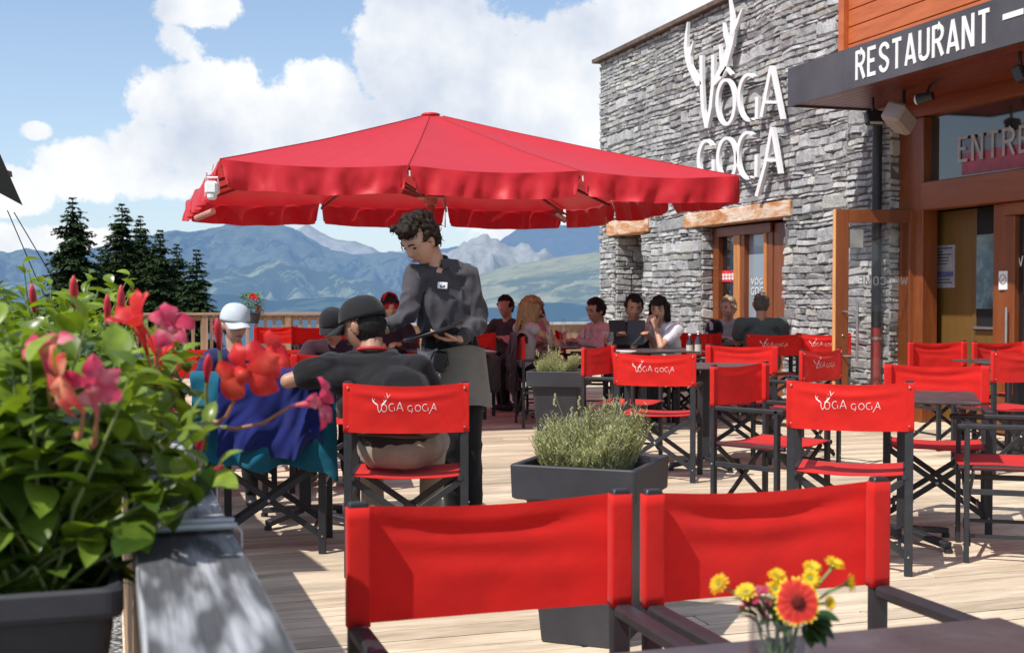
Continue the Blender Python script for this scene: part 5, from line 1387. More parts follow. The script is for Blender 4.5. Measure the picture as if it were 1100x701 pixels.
mb = MB(); mb.box((-.015, -.168, .915), (.035, .018, .055), Matrix.Rotation(R(8), 3, 'Y'), .012); pch = mb.build('pouch', M['darkplastic'], wt)
mb = MB(); mb.tube([(-.045, -.165, .97), (-.075, -.18, .90), (-.03, -.185, .85), (.03, -.18, .90), (.015, -.165, .97)], .004, 6); mb.build('pouch_strap', M['darkplastic'], pch)
# round tray seen edge on, resting on the left hand
tr = thing('serving_tray', 'thin dark tray tilted on the left hand of the waiter', 'tray', base + Vector(((.0) * 1, 0, 0)), -YAW)
mb = MB(); Rt = Matrix.Rotation(R(-18), 3, 'Y') @ Matrix.Rotation(R(2), 3, 'X')
pr = [(0, .002), (.150, .002), (.158, .012), (.162, .012), (.155, -.004), (0, -.004)]
for r__ in (0,):
    m0 = MB(); m0.lathe(pr, (0, 0, 0), 36); mb.add([Rt @ v + Vector((-.045, -.235, 1.068)) for v in m0.V], m0.F)
mb.build('tray', M['darkplastic'], tr, True)

# ---- man in black cap, back to us
b2 = spot(428, 5.78)
mj = {'pelvis': (.0, -.02, .56), 'chest': (-.04, .04, .80), 'neck': (-.135, .14, .975), 'head': (-.185, .205, 1.105), 'shL': (-.325, .08, .920), 'shR': (.075, .10, .910), 'elL': (-.52, .06, .855), 'wrL': (-.34, .33, .90),
      'elR': (.17, .22, .74), 'wrR': (.0, .44, .79), 'hipL': (-.10, .02, .545), 'hipR': (.10, .02, .545), 'knL': (-.17, .42, .53), 'knR': (.15, .42, .53), 'anL': (-.16, .36, .09), 'anR': (.10, .34, .09), 'hr': head_rot(62, 14), 'hnL': (0, 0, -1)}
khaki = cloth('khaki_shorts', (.27, .235, .18))
mt_, mR, mh = person('man in a black cap and black t-shirt leaning on one arm, seen from behind', mj, dict(top=blk, bottom=khaki, skin=SK2, sleeve='short', hair=('crop', HK), vox=.008, bvox=.006, fold=.012, ease=.016, belly=1.12, waist=1.12, seed=9, footdir=(0, 1, 0), hem=.40, seat=1.04, filler=True), b2)
mb = MB(); mb.tube([(.186 * math.cos(R(a)) - .004, .142 * math.sin(R(a)) - .016, .625 + .005 * math.sin(R(a * 2))) for a in range(0, 361, 12)], .012, 8); bl = mb.build('belt', basic('leather_belt', (.035, .022, .012), .5), mt_)
mb = MB(); nn_ = Vector(mj['neck']); mb.tube([nn_ + Vector((.066 * math.cos(R(a)), .066 * math.sin(R(a)), -.012 * math.sin(R(a)) + .022)) for a in range(0, 361, 15)], .010, 8); mb.build('collar_band', basic('red_band', (.45, .02, .02), .6), mt_, True)
def cap(parent, c, Rm, s, mat, brimmat=None, brim=.085, band=None):
    mb = MB(); c = Vector(c); n = 28; V = []; F = []
    for i in range(11):
        th = PI * .5 * (i / 10) * 1.02
        for k in range(n):
            a = 2 * PI * k / n; z = math.cos(th) * .098 + .034; r_ = math.sin(th) ** .72; V.append(c + Rm @ (Vector((.087 * r_ * math.sin(a), .108 * r_ * math.cos(a) - .003, z)) * s))
    for i in range(10):
        for k in range(n): k2 = (k + 1) % n; F.append((i * n + k, (i + 1) * n + k, (i + 1) * n + k2, i * n + k2))
    mb.add(V, F); o = mb.build('cap', mat, parent, True); sm = o.modifiers.new('s', 'SOLIDIFY'); sm.thickness = .004
    mb = MB(); V = []; F = []; n = 15
    for i in range(n):
        a = R(-68 + 136 * i / (n - 1))
        for j in range(6):
            f = j / 5; ext = brim * math.cos(a) ** .6 * f
            V.append(c + Rm @ (Vector((math.sin(a) * (.086 - .008 * f), .105 * math.cos(a) + ext, .034 - .022 * f - .018 * f * abs(math.sin(a)) ** 2 - .012 * abs(math.sin(a)))) * s))
    for i in range(n - 1):
        for j in range(5): q = i * 6 + j; F.append((q, q + 6, q + 7, q + 1))
    mb.add(V, F); br = mb.build('brim', brimmat or mat, o, True); sm = br.modifiers.new('s', 'SOLIDIFY'); sm.thickness = .004
    mb = MB(); mb.ball(c + Rm @ (Vector((0, -.003, .134)) * s), .007, 6); mb.build('cap_button', mat, o)
    return o
co_ = cap(mt_, mh, mR, 1.09, cloth('black_cap', (.014, .014, .016)))


# ---- boy in the white cap
b3 = spot(254, 7.75)
bj = seated(186, 26, 8, .05, s=.88, hz=.045)
navy = cloth('navy_tshirt', (.018, .022, .09)); wcap = cloth('pale_cap', (.52, .57, .62))
bt, bR, bh = person('boy in a pale grey cap looking down behind the blue towel', bj, dict(top=navy, bottom=blk, skin=SK1, sleeve='short', hair=('crop', HB), s=.90, vox=.009, bvox=.0065, seed=3, footdir=(0, -1, 0)), b3)
cap(bt, bh, bR, .985, wcap, brim=.07)
# ---- half hidden person in a dark cap
b4 = spot(359, 8.7)
j4 = seated(182, -10, 18, .05, s=.92, hz=-.03); t4, R4, h4 = person('person in a dark cap half hidden behind the black t-shirt', j4, dict(top=cloth('dark_plum_top', (.04, .015, .025)), bottom=blk, skin=SK3, sleeve='short', hair=('crop', HK), s=.94, vox=.010, seed=6), b4)
cap(t4, h4, R4, 1.02, blk, brim=.06)
# ---- red headscarf
b5 = spot(419, 12.2)
j5 = seated(182, 15, 8, .0, hz=.02); t5, R5, h5 = person('person with a red headscarf and dark top between the cap and the waiter', j5, dict(top=cloth('aubergine_top', (.03, .012, .02)), bottom=blk, skin=SK3, hair=('bob', HK), vox=.011, seed=8, face=False), b5)
mb = MB(); mb.capsule(h5 + R5 @ Vector((0, -.01, .03)), h5 + R5 @ Vector((0, -.02, .07)), .098, .112, .085, .095, R5 @ Vector((1, 0, 0)), 18); mb.capsule(h5 + R5 @ Vector((.06, -.05, .02)), h5 + R5 @ Vector((.095, -.05, -.12)), .035, .03, .03, .02); mb.capsule(h5 + R5 @ Vector((-.06, -.05, .02)), h5 + R5 @ Vector((-.09, -.05, -.11)), .035, .03, .03, .02)
remesh('headscarf', mb, .009, cloth('red_scarf', (.42, .015, .02)), t5, 2, .01, 12)
# ---- fair haired woman in profile
b6 = spot(561, 12.35)
j6 = seated(-62, -16, 6, .05, armsL='table', armsR='chin'); person('woman with long fair hair and bare arms facing right at the shaded table', j6, dict(top=cloth('grey_vest', (.40, .35, .35)), bottom=blk, skin=SK3, sleeve='none', hair=('long', HL), fem=True, vox=.010, seed=12), b6)
# ---- dark head further back
b7 = spot(545, 14.2); j7 = seated(150, 0, 4, .0, hz=.01); person('dark haired person mostly hidden behind the fair haired woman', j7, dict(top=cloth('dark_mauve_top', (.06, .04, .05)), bottom=blk, skin=SK3, hair=('short', HK), vox=.012, seed=13, face=False), b7)
# ---- auburn woman in pink check
b8 = spot(581, 13.5); j8 = seated(60, 12, 14, .05, hz=.0)
m, nt, b, out = newmat('pink_check'); v = coords(nt); ck = N(nt, 'ShaderNodeTexChecker'); ck.inputs['Scale'].default_value = 60; nt.links.new(v, ck.inputs[0]); ck.inputs[1].default_value = (.55, .30, .32, 1); ck.inputs[2].default_value = (.42, .10, .13, 1); nt.links.new(ck.outputs[0], b.inputs[0]); b.inputs['Roughness'].default_value = .85
person('woman with auburn hair in a pink checked shirt leaning over the table', j8, dict(top=m, bottom=blk, skin=SK1, hair=('bob', HR), fem=True, vox=.011, seed=14), b8)
# ---- dark haired boy in pink
b9 = spot(646, 13.0); j9 = seated(118, 10, 10, .02, s=.97); person('dark haired boy in a pink shirt in front of the narrow wall opening', j9, dict(top=cloth('pink_shirt', (.62, .36, .38)), bottom=blk, skin=SK2, hair=('short', HK), vox=.010, seed=15), b9)
# ---- man with menu
b10 = spot(681, 12.45); j10 = seated(174, 8, 12, .03, armsL='menu', armsR='menu', hz=.015)
person('man in a dark polo shirt reading an open black menu', j10, dict(top=cloth('dark_polo', (.030, .018, .026)), bottom=blk, skin=SK2, sleeve='short', hair=('short', HK), vox=.009, bvox=.007, seed=16), b10)
mn = thing('menu', 'open black menu held by the man in the dark polo shirt', 'menu', b10, -YAW)
for sx, rz_ in ((-1, 18), (1, -18)):
    mb = MB(); mb.box((sx * .085 - .10, -.33, .90), (.085, .003, .125), Matrix.Rotation(R(rz_), 3, 'Z') @ Matrix.Rotation(R(-18), 3, 'X'), .002); mb.build('cover', M['darkplastic'], mn)
# ---- woman white tee
b11 = spot(715, 12.3); j11 = seated(140, 18, 12, .06, armsL='chin', armsR='chin')
person('dark haired woman in a white t-shirt with her hands raised to her chin', j11, dict(top=cloth('white_tshirt', (.72, .70, .74)), bottom=blk, skin=SK3, sleeve='short', hair=('bob', HK), fem=True, vox=.009, bvox=.007, seed=17), b11)
# ---- cardigan woman
b12 = spot(781, 13.9); j12 = seated(182, -8, 6, .02, armsL='lap', armsR='table')
t12, R12, h12 = person('woman with short ash blond hair in a black cardigan over a pale top', j12, dict(top=cloth('pale_top', (.42, .40, .42)), bottom=blk, skin=SK1, hair=('short', HG), fem=True, vox=.010, seed=18), b12)
mb = MB(); jj = {k: Vector(v) for k, v in j12.items() if k != 'hr'}
for q in 'LR':
    mb.capsule(jj['sh' + q], jj['el' + q], .070, .066, .056, .056); mb.capsule(jj['el' + q], jj['el' + q].lerp(jj['wr' + q], .88), .055, .052, .042, .04)
    s_ = jj['sh' + q] * .72 + jj['chest'] * .0 + Vector((jj['neck'].x, jj['neck'].y, jj['sh' + q].z)) * .28
    lo = jj['pelvis'] + (jj['hip' + q] - jj['pelvis']) * 1.2; mb.capsule(s_, lo, .062, .128, .078, .135, (1, 0, 0))
remesh('cardigan', mb, .010, blk, t12, 2, .008, 8)
# ---- grey-green shirt man, back to us
b13 = spot(818, 12.95); j13 = seated(-8, 0, 4, .03, hz=.05, armsL='table', armsR='table'); j13['neck'] = j13['neck'] + Vector((0, 0, .04)); 
for q in 'LR': j13['sh' + q] = j13['sh' + q] * 1 + Vector((.035 if q == 'R' else -.035, 0, .03))
person('broad man in a grey green t-shirt with his back to us by the stone wall', j13, dict(top=cloth('grey_green_tshirt', (.075, .105, .10)), bottom=blk, skin=SK2, sleeve='short', hair=('crop', HS), vox=.010, ease=.022, waist=1.2, belly=1.2, seed=19, footdir=(0, 1, 0), face=False), b13)

# ------------------------------------------------------------------ towel and jacket over the crossed-leg chair
def drape(name, label, cat, mat, x0, x1, ztop, zbl, zbr, yback, seed, over=.10, root=None, side=0.0):
    t = thing(name, label, cat, root.location, root.rotation_euler.z)
    V = []; F = []; nx, nv = 40, 36
    for i in range(nx + 1):
        u = i / nx; x = x0 + (x1 - x0) * u; zb = zbl + (zbr - zbl) * u + .025 * math.sin(u * 9 + seed) + .06 * noise.noise(Vector((u * 5, seed, 0)))
        for j in range(nv + 1):
            v = j / nv; k = v * (over + ztop - zb)
            fold_ = .014 * math.sin(u * 17 + seed + 3.5 * noise.noise(Vector((u * 2, v * 2.5, seed)))) + .026 * noise.noise(Vector((u * 4, v * 3, seed + 3))) + .012 * (1 - abs(noise.noise(Vector((u * 7 + v * 4, v * 3, seed + 6)))) * 3)
            if k < over: y = -.155 + .0 - (-1) * (over - k) * .0 + .0; z = ztop - (over - k); y = -.16 + .004
            else:
                z = ztop - (k - over); h = min(1, (k - over) / .3); y = yback - .02 * h + fold_ * (.25 + h * 1.3)
            r_ = .018
            if abs(k - over) < .03: y = -.16 + (yback + .16) * (k - over + .03) / .06; z += .012
            xx = x + .02 * noise.noise(Vector((u * 3, v * 3, seed + 8))) + side * max(0, (k - over))
            V.append((xx, y, z))
    for i in range(nx):
        for j in range(nv): q = i * (nv + 1) + j; F.append((q, q + 1, q + nv + 2, q + nv + 1))
    o = mesh_obj(cat, V, F, mat, t, True); s_ = o.modifiers.new('s', 'SOLIDIFY'); s_.thickness = .006; s2 = o.modifiers.new('u', 'SUBSURF'); s2.levels = 1; s2.render_levels = 1
    return t
drape('jacket', 'teal jacket hanging under the blue towel on the crossed-leg chair', 'jacket', cloth('teal_cloth', (.004, .10, .16)), -.36, .33, .885, .47, .38, -.262, 2, root=coatc, side=.03)
drape('towel', 'deep blue towel thrown over the teal jacket on the chair', 'towel', cloth('blue_towel', (.008, .015, .12)), -.22, .27, .905, .50, .50, -.315, 5, root=coatc)
# dark coat over the fair haired woman's chair
cw = [o for o in bpy.data.objects if o.get('label', '').startswith('red chair of the fair haired')][0]
dcoat = drape('coat', 'dark plum coat hung over the chair of the fair haired woman', 'coat', cloth('plum_coat', (.028, .012, .020)), -.27, .27, .90, .36, .30, -.27, 9, root=cw)
# rucksack
rk = thing('rucksack', 'grey rucksack hanging on a chair behind the waiter', 'rucksack', spot(525, 12.9), -YAW)
mb = MB(); mb.capsule((0, 0, .34), (0, 0, .60), .13, .09, .11, .075, (1, 0, 0)); remesh('bag', mb, .012, cloth('grey_rucksack', (.10, .095, .09)), rk, 2, .02, 8)
mb = MB(); mb.tube([(-.05, -.09, .62), (-.09, -.10, .50), (-.06, -.10, .34)], .012, 6); mb.build('strap', blk, rk); mb = MB(); mb.tube([(-.03, 0, .67), (0, 0, .74), (.03, 0, .67)], .008, 6); mb.build('loop', blk, rk)

# ------------------------------------------------------------------ things on the tables
def glass(c, label, h=.15, r=.035, stem=True, group='glasses on the shaded tables'):
    t = thing('wine_glass' if stem else 'tumbler', label, 'glass', c, 0, group); mb = MB()
    if stem: mb.lathe([(.03, 0), (.028, .004), (.004, .008), (.004, .07), (.02, .08), (r, .11), (r * .95, h), (r * .93, h), (r * .97, .11), (.018, .083), (0, .079)], (0, 0, 0), 16)
    else: mb.lathe([(0, 0), (r, 0), (r, h), (r - .003, h), (r - .003, .006), (0, .006)], (0, 0, 0), 16)
    mb.build('bowl', M['glass'], t, True); return t
tz = .7505
for px, D, lb_ in ((617, 12.1, 'wine glass nearest the dark haired boy on the shaded table'), (626, 12.2, 'wine glass beside the carafe on the shaded table'), (632, 11.9, 'wine glass at the right end of the shaded table')):
    glass(spot(px, D, tz), lb_, .19, .045)
glass(spot(654, 10.9, tz), 'wine glass in front of the open menu', .19, .042)
def bottle(c, label, mat, h=.27, r=.036):
    t = thing('bottle', label, 'bottle', c); mb = MB(); mb.lathe([(0, 0), (r, .003), (r, h * .55), (r * .4, h * .75), (r * .36, h), (0, h)], (0, 0, 0), 16); mb.build('glass_body', mat, t, True)
    mb = MB(); mb.lathe([(r * 1.01, h * .15), (r * 1.01, h * .45)], (0, 0, 0), 16); mb.build('label', basic('paper_label', (.5, .48, .42), .6), t)
    mb = MB(); mb.lathe([(r * .42, h * .94), (r * .42, h * 1.03), (0, h * 1.03)], (0, 0, 0), 12); mb.build('cap', M['white'], t); return t
dk = dark_pane('dark_bottle', (.01, .012, .01), .08)
bottle(spot(741, 10.9, tz), 'dark sauce bottle with a pale label left of the facing red chair', dk, .17, .03); bottle(spot(750, 10.7, tz), 'dark taller bottle with white cap beside the sauce bottle', dk, .20, .028)
car = thing('carafe', 'clear water carafe between the two women on the shaded table', 'carafe', spot(590, 12.2, tz)); mb = MB(); mb.lathe([(0, 0), (.05, .002), (.055, .08), (.035, .17), (.03, .22), (.04, .25), (.037, .25), (.027, .22), (.032, .17), (.052, .08), (.047, .006), (0, .006)], (0, 0, 0), 18); mb.build('glass_body', M['glass'], car, True)
car2 = thing('carafe', 'clear water bottle right of the carafe on the shaded table', 'carafe', spot(606, 12.3, tz)); mb = MB(); mb.lathe([(0, 0), (.04, .002), (.042, .17), (.018, .23), (.018, .28), (.015, .28), (.015, .23), (.039, .17), (.037, .006), (0, .006)], (0, 0, 0), 18); mb.build('glass_body', M['glass'], car2, True)
pt = thing('plate', 'white plate at the edge of the shaded table below the menu', 'plate', spot(668, 11.1, tz)); mb = MB(); mb.lathe([(0, .008), (.08, .006), (.13, .018), (.133, .015), (.08, 0), (0, 0)], (0, 0, 0), 24); mb.build('plate', M['white'], pt, True)
# foreground vase later with its flowers
sb = thing('sauce_rack', 'pink and purple jumble of bag and bottles on the table before the dark cap', 'bag', spot(356, 7.3, tz), 0)
mb = MB(); mb.capsule((-.04, 0, .03), (.05, .02, .04), .05, .04, .04, .035); remesh('bag', mb, .006, basic('pink_bag', (.50, .07, .14), .5, .5, 30), sb, 2, .02, 20)
mb = MB(); mb.capsule((.06, .0, .03), (.10, .0, .05), .03, .03, .03, .03); remesh('pouch', mb, .006, basic('lilac_pouch', (.30, .22, .42), .5), sb, 2)
# ------------------------------------------------------------------ plants
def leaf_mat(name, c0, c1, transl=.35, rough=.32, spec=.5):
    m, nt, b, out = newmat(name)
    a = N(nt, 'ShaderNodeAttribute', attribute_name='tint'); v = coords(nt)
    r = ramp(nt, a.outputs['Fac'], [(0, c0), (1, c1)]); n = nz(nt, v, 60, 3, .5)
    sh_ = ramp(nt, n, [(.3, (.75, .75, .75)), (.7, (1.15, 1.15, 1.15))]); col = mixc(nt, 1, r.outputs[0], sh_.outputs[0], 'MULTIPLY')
    nt.links.new(col, b.inputs['Base Color']); b.inputs['Roughness'].default_value = rough; b.inputs['Specular IOR Level'].default_value = spec
    t = N(nt, 'ShaderNodeBsdfTranslucent'); tc_ = mixc(nt, 1, col, (1.6, 1.5, .5), 'MULTIPLY'); nt.links.new(tc_, t.inputs[0])
    mx = N(nt, 'ShaderNodeMixShader'); mx.inputs[0].default_value = transl
    nt.links.new(b.outputs[0], mx.inputs[1]); nt.links.new(t.outputs[0], mx.inputs[2]); nt.links.new(mx.outputs[0], out.inputs[0]); return m
LEAF = leaf_mat('glossy_leaf', (.022, .060, .009), (.27, .39, .045)); STEM = basic('green_stem', (.16, .20, .06), .5, .3)
REDSTEM = basic('reddish_stem', (.30, .13, .06), .5, .3)
def basis(d, up):
    d = d.normalized(); s = d.cross(up)
    if s.length < 1e-3: s = d.cross(Vector((1, 0, 0)))
    s.normalize(); return d, s, s.cross(d)
def leaf(mb, p, d, up, L, w, rnd, droop=.25, fold=.25):
    d, s, u = basis(d, up); n = 7; V = []; F = []
    for i in range(n):
        t = i / (n - 1); c = p + d * (L * t) + u * (-droop * L * t * t + .06 * L * math.sin(PI * t))
        ww = w * (math.sin(PI * min(1, t * .93 + .04)) ** .75) * (1.12 - .28 * t) * (1 if i < n - 1 else .05)
        for k in (-1, -.55, 0, .55, 1): V.append(c + s * ww * k + u * (fold * ww * abs(k) ** 1.3) + u * .02 * L * rnd.uniform(-.2, .2))
    for i in range(n - 1):
        for k in range(4): q = i * 5 + k; F.append((q, q + 1, q + 6, q + 5))
    mb.add(V, F)
def petal_fan(mb, c, axis, r, rnd, np_=5, cup=.35, wide=.44, tube=.0, twist=.25, curl=.25):
    """funnel flower: throat at c, opening along axis"""
    ax, s, u = basis(axis, Vector((.1, .2, 1)))
    for k in range(np_):
        a = 2 * PI * k / np_ + rnd.uniform(-.22, .22); rk_ = r; r_save = r; r = r * rnd.uniform(.78, 1.18); curl_ = curl * rnd.uniform(.3, 1.8); cup_ = cup * rnd.uniform(.7, 1.5); o = s * math.cos(a) + u * math.sin(a); w = s * -math.sin(a) + u * math.cos(a)
        n = 7; V = []; F = []
        for i in range(n):
            t = i / (n - 1); rad = r * (.10 + .9 * t); hgt = r * cup_ * (1 - (1 - t) ** 2) - r * curl_ * max(0, t - .45) ** 1.5 * 2.4
            ww = r * wide * (math.sin(PI * (t * .86 + .12)) ** .9) * (.40 + .60 * min(1, t * 1.6)) * (1 if i < n - 1 else .3)
            for q in (-1, -.5, 0, .5, 1): V.append(c + o * rad + ax * (hgt + .045 * r * math.sin(q * 4 + t * 7 + k) * t + .06 * r * q * twist + .08 * r * rnd.uniform(-.3, .3)) + w * (ww * q + twist * r * .25 * t) + ax * (-.10 * r * abs(q) * t))
        for i in range(n - 1):
            for q in range(4): z_ = i * 5 + q; F.append((z_, z_ + 1, z_ + 6, z_ + 5))
        mb.add(V, F); r = r_save
def petal_mat(name, cin, cmid, cout):
    m, nt, b, out = newmat(name); a = N(nt, 'ShaderNodeAttribute', attribute_name='tint')
    v = coords(nt); n = nz(nt, v, 26, 3, .5); r = ramp(nt, n, [(.32, cin), (.5, cmid), (.68, cout)]); nt.links.new(r.outputs[0], b.inputs['Base Color']); b.inputs['Roughness'].default_value = .5
    t = N(nt, 'ShaderNodeBsdfTranslucent'); nt.links.new(r.outputs[0], t.inputs[0]); mx = N(nt, 'ShaderNodeMixShader'); mx.inputs[0].default_value = .4
    nt.links.new(b.outputs[0], mx.inputs[1]); nt.links.new(t.outputs[0], mx.inputs[2]); nt.links.new(mx.outputs[0], out.inputs[0]); return m
PINK = petal_mat('petal_pink', (.60, .02, .08), (.72, .07, .16), (.85, .35, .36)); REDP = petal_mat('petal_red', (.62, .012, .02), (.74, .03, .03), (.80, .10, .06)); CORAL = petal_mat('petal_coral', (.62, .03, .06), (.78, .14, .10), (.85, .40, .22))
BUD = basic('bud_crimson', (.46, .02, .04), .45, .4, 40)

# window-box troughs hung outside the railing
def trough(y0, y1, label):
    t = thing('window_box', label, 'planter box', (-.112, (y0 + y1) / 2, 0), 0, 'grey window boxes on the railing')
    hl_ = (y1 - y0) / 2; V = []; F = []; n = 6
    prof = [(.088, hl_ - .035, .70), (.112, hl_ - .012, .875), (.112, hl_ - .012, .885), (.122, hl_ - .002, .889), (.124, hl_, .895), (.124, hl_, .919), (.119, hl_ - .005, .923), (.108, hl_ - .016, .921), (.106, hl_ - .018, .86)]
    rad = .02
    for hx, hy, z in prof:
        for q, (cx, cy) in enumerate(((1, 1), (-1, 1), (-1, -1), (1, -1))):
            for k in range(n): a = PI / 2 * (q + k / (n - 1)); V.append((cx * (hx - rad) + rad * math.cos(a), cy * (hy - rad) + rad * math.sin(a), z))
    m_ = 4 * n
    for i in range(len(prof) - 1):
        for k in range(m_): k2 = (k + 1) % m_; F.append((i * m_ + k, i * m_ + k2, (i + 1) * m_ + k2, (i + 1) * m_ + k))
    F.append(tuple(range(m_))[::-1]); mesh_obj('box', V, F, M['planter'], t)
    mb = MB(); mb.box((0, 0, .865), (.104, hl_ - .02, .012)); mb.build('soil', M['soil'], t)
    return t
tr1 = trough(1.47, 2.42, 'nearest grey window box full of leafy plants on the railing'); trough(2.50, 3.45, 'second grey window box farther along the railing'); trough(3.53, 4.48, 'third grey window box farthest along the railing')
STEEL = basic('galvanised_steel', (.55, .56, .58), .35, .2, 30, .35)
for i, (y, lb_) in enumerate(((1.635, 'nearest steel bracket strap hooked over the grey handrail'), (2.02, 'second steel bracket strap hooked over the grey handrail'), (2.75, 'farther steel bracket strap under the leaves'))):
    t = thing('bracket', lb_, 'bracket', (0, y, 0), 0, 'steel brackets over the handrail')
    mb = MB(); w = .013; th = .0022
    pts = [(-.012, .70), (-.006, .88), (.004, .949), (.012, .9565), (.085, .9575), (.150, .9565), (.1555, .950), (.156, .905)]
    V = []; F = []
    for k, (x, z) in enumerate(pts):
        a = Vector((pts[min(k + 1, 7)][0] - pts[max(k - 1, 0)][0], pts[min(k + 1, 7)][1] - pts[max(k - 1, 0)][1])).normalized(); nx_, nz_ = -a.y, a.x
        V += [(x + nx_ * th, -w, z + nz_ * th), (x + nx_ * th, w, z + nz_ * th), (x, w, z), (x, -w, z)]
    for k in range(7):
        a = k * 4
        for q in range(4): F.append((a + q, a + (q + 1) % 4, a + 4 + (q + 1) % 4, a + 4 + q))
    mb.add(V, F); mb.build('strap', STEEL, t)
    mb = MB(); mb.tube([(.02, -.020, .9605), (.150, -.020, .9600)], .0042, 8); mb.tube([(.02, .020, .9605), (.150, .020, .9600)], .0042, 8); mb.bar((-.02, 0, .945), (-.06, 0, .935), .02, .004); mb.bar((-.06, 0, .935), (-.068, 0, .70), .02, .004)
    mb.build('hook', STEEL, t)

def bush(name, label, root, spec, leaves, seed, hfun, leafL=(.045, .085)):
    """leafy climbing plant: stems with opposite glossy leaves"""
    rnd = random.Random(seed); t = thing(name, label, 'plant', root, 0, 'pink flowering plants in the window boxes')
    x0, x1, y0, y1 = spec; st = MB(); lf = MB(); tips = []
    per_ = 12; ns = leaves // per_
    for i in range(ns):
        bx, by = rnd.uniform(-.07, .07), rnd.uniform(y0, y1)
        ex = rnd.uniform(x0, x1); ey = by + rnd.uniform(-.10, .12); top = hfun(ex, ey + root[1]) * rnd.uniform(.45, 1.0) ** .7
        P_ = [Vector((bx, by, .87)), Vector((bx + (ex - bx) * .35, by + (ey - by) * .3, .87 + top * .45)), Vector((bx + (ex - bx) * .8, by + (ey - by) * .75, .87 + top * .8)), Vector((ex, ey, .87 + top))]
        st.tube(P_, [.003, .0025, .002, .0012], 5)
        for k in range(per_):
            f = (k + .8) / (per_ - .2) * 3; f = min(f, 2.999); j = min(2, int(f)); p = P_[j].lerp(P_[j + 1], f - j)
            a = rnd.uniform(0, 2 * PI); el = rnd.uniform(-.35, .75) + (.5 if k > 9 else 0); d = Vector((math.cos(a) * math.cos(el), math.sin(a) * math.cos(el), math.sin(el)))
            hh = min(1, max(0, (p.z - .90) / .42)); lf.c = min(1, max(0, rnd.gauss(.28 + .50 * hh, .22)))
            L_ = rnd.uniform(*leafL) * (.75 if k > 9 else 1); leaf(lf, p, d, Vector((0, 0, 1)) + Vector((rnd.uniform(-.5, .5), rnd.uniform(-.5, .5), 0)), L_, L_ * rnd.uniform(.26, .36), rnd, rnd.uniform(.1, .45), rnd.uniform(.1, .45))
        tips.append(P_[3])
    st.build('stem', STEM, t); lf.build('foliage', LEAF, t, True, True); return t, tips
def hprof(ex, Y):
    return .36 + .07 * math.sin(Y * 7) + .05 * math.sin(ex * 20)
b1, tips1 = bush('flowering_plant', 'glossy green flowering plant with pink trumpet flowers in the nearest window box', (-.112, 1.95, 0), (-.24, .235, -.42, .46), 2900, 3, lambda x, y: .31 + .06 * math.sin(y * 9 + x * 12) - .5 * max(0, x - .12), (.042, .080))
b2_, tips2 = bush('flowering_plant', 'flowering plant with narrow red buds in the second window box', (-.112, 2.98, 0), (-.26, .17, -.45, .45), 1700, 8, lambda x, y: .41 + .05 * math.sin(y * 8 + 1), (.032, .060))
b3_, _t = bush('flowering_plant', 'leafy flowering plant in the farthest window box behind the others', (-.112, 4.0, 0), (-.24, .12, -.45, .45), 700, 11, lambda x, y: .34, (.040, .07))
FL = 0
def trumpet(px, py, D, face, r, mat, label, stem_to=None, tube_dir=None, np_=5, cup=.35, curl=.25):
    """open trumpet flower where the photograph shows one; face = direction it opens to (right, away, up) in the view frame"""
    global FL; FL += 1; rnd = random.Random(100 + FL); c = at(px, py, D)
    t = thing('flower', label, 'flower', c, 0, 'trumpet flowers over the window boxes')
    f = Vector(face); fw = Vector((f.x * CY + f.y * SY, -f.x * SY + f.y * CY, f.z)).normalized()
    r *= 1.12; mb = MB(); petal_fan(mb, Vector((0, 0, 0)), fw, r, rnd, np_, cup, .40, curl=curl); mb.build('petals', mat, t, True)
    mb = MB(); td = -fw if tube_dir is None else Vector((tube_dir[0] * CY + tube_dir[1] * SY, -tube_dir[0] * SY + tube_dir[1] * CY, tube_dir[2])).normalized()
    mb.tube([fw * r * .12, td * r * .25, td * r * .7, td * r * 1.15], [r * .26, r * .20, r * .11, r * .06], 10); mb.build('throat', mat, t, True)
    if stem_to:
        mb = MB(); e = at(*stem_to) - c; s0 = td * r * 1.1; mid = (s0 + e) / 2 + Vector((0, 0, -.015)); mb.tube([s0, s0.lerp(mid, .5) + Vector((0, 0, -.008)), mid, mid.lerp(e, .5) + Vector((0, 0, .006)), e], [.0022, .0025, .003, .003, .003], 6); mb.build('stalk', REDSTEM, t)
    return t
trumpet(48, 372, 1.45, (-.3, -.6, .9), .030, PINK, 'pink trumpet flower with red throat high at the left edge', (58, 440, 1.5), (.1, 0, -1))
trumpet(64, 408, 1.32, (-.7, -.5, -.15), .034, CORAL, 'coral flower with drooping petals at the lower left of the leaves', (80, 470, 1.4), (.5, .2, -.8), cup=.15)
trumpet(100, 412, 1.34, (.2, -.8, -.5), .030, PINK, 'pink drooping flower right of the coral flower at the left', (98, 480, 1.42), (.0, .3, -1), cup=.2)
trumpet(150, 352, 1.72, (-.35, -.4, .8), .030, REDP, 'half closed crimson flower upright above the leaves', (172, 410, 1.75), (.3, 0, -1), cup=.9, curl=0)
trumpet(182, 352, 1.70, (.5, -.5, .45), .033, PINK, 'pale pink flower opening right above the middle of the box', (172, 415, 1.75), (-.5, .2, -.9), cup=.4)
trumpet(170, 385, 1.85, (.2, -.2, .9), .026, REDP, 'dark crimson half open flower under the pale pink flower', (168, 425, 1.85), (0, 0, -1), cup=1.0, curl=0)
trumpet(262, 398, 1.70, (-.1, -1, -.15), .040, REDP, 'large scarlet flower facing the camera before the blue towel', (215, 455, 1.75), (-.3, .4, -.7), cup=.1)
trumpet(292, 380, 1.78, (.6, -.6, .4), .038, REDP, 'scarlet flower with folded petals nearest the elbow of the man', (255, 400, 1.75), (-.8, .1, -.4), cup=.25)
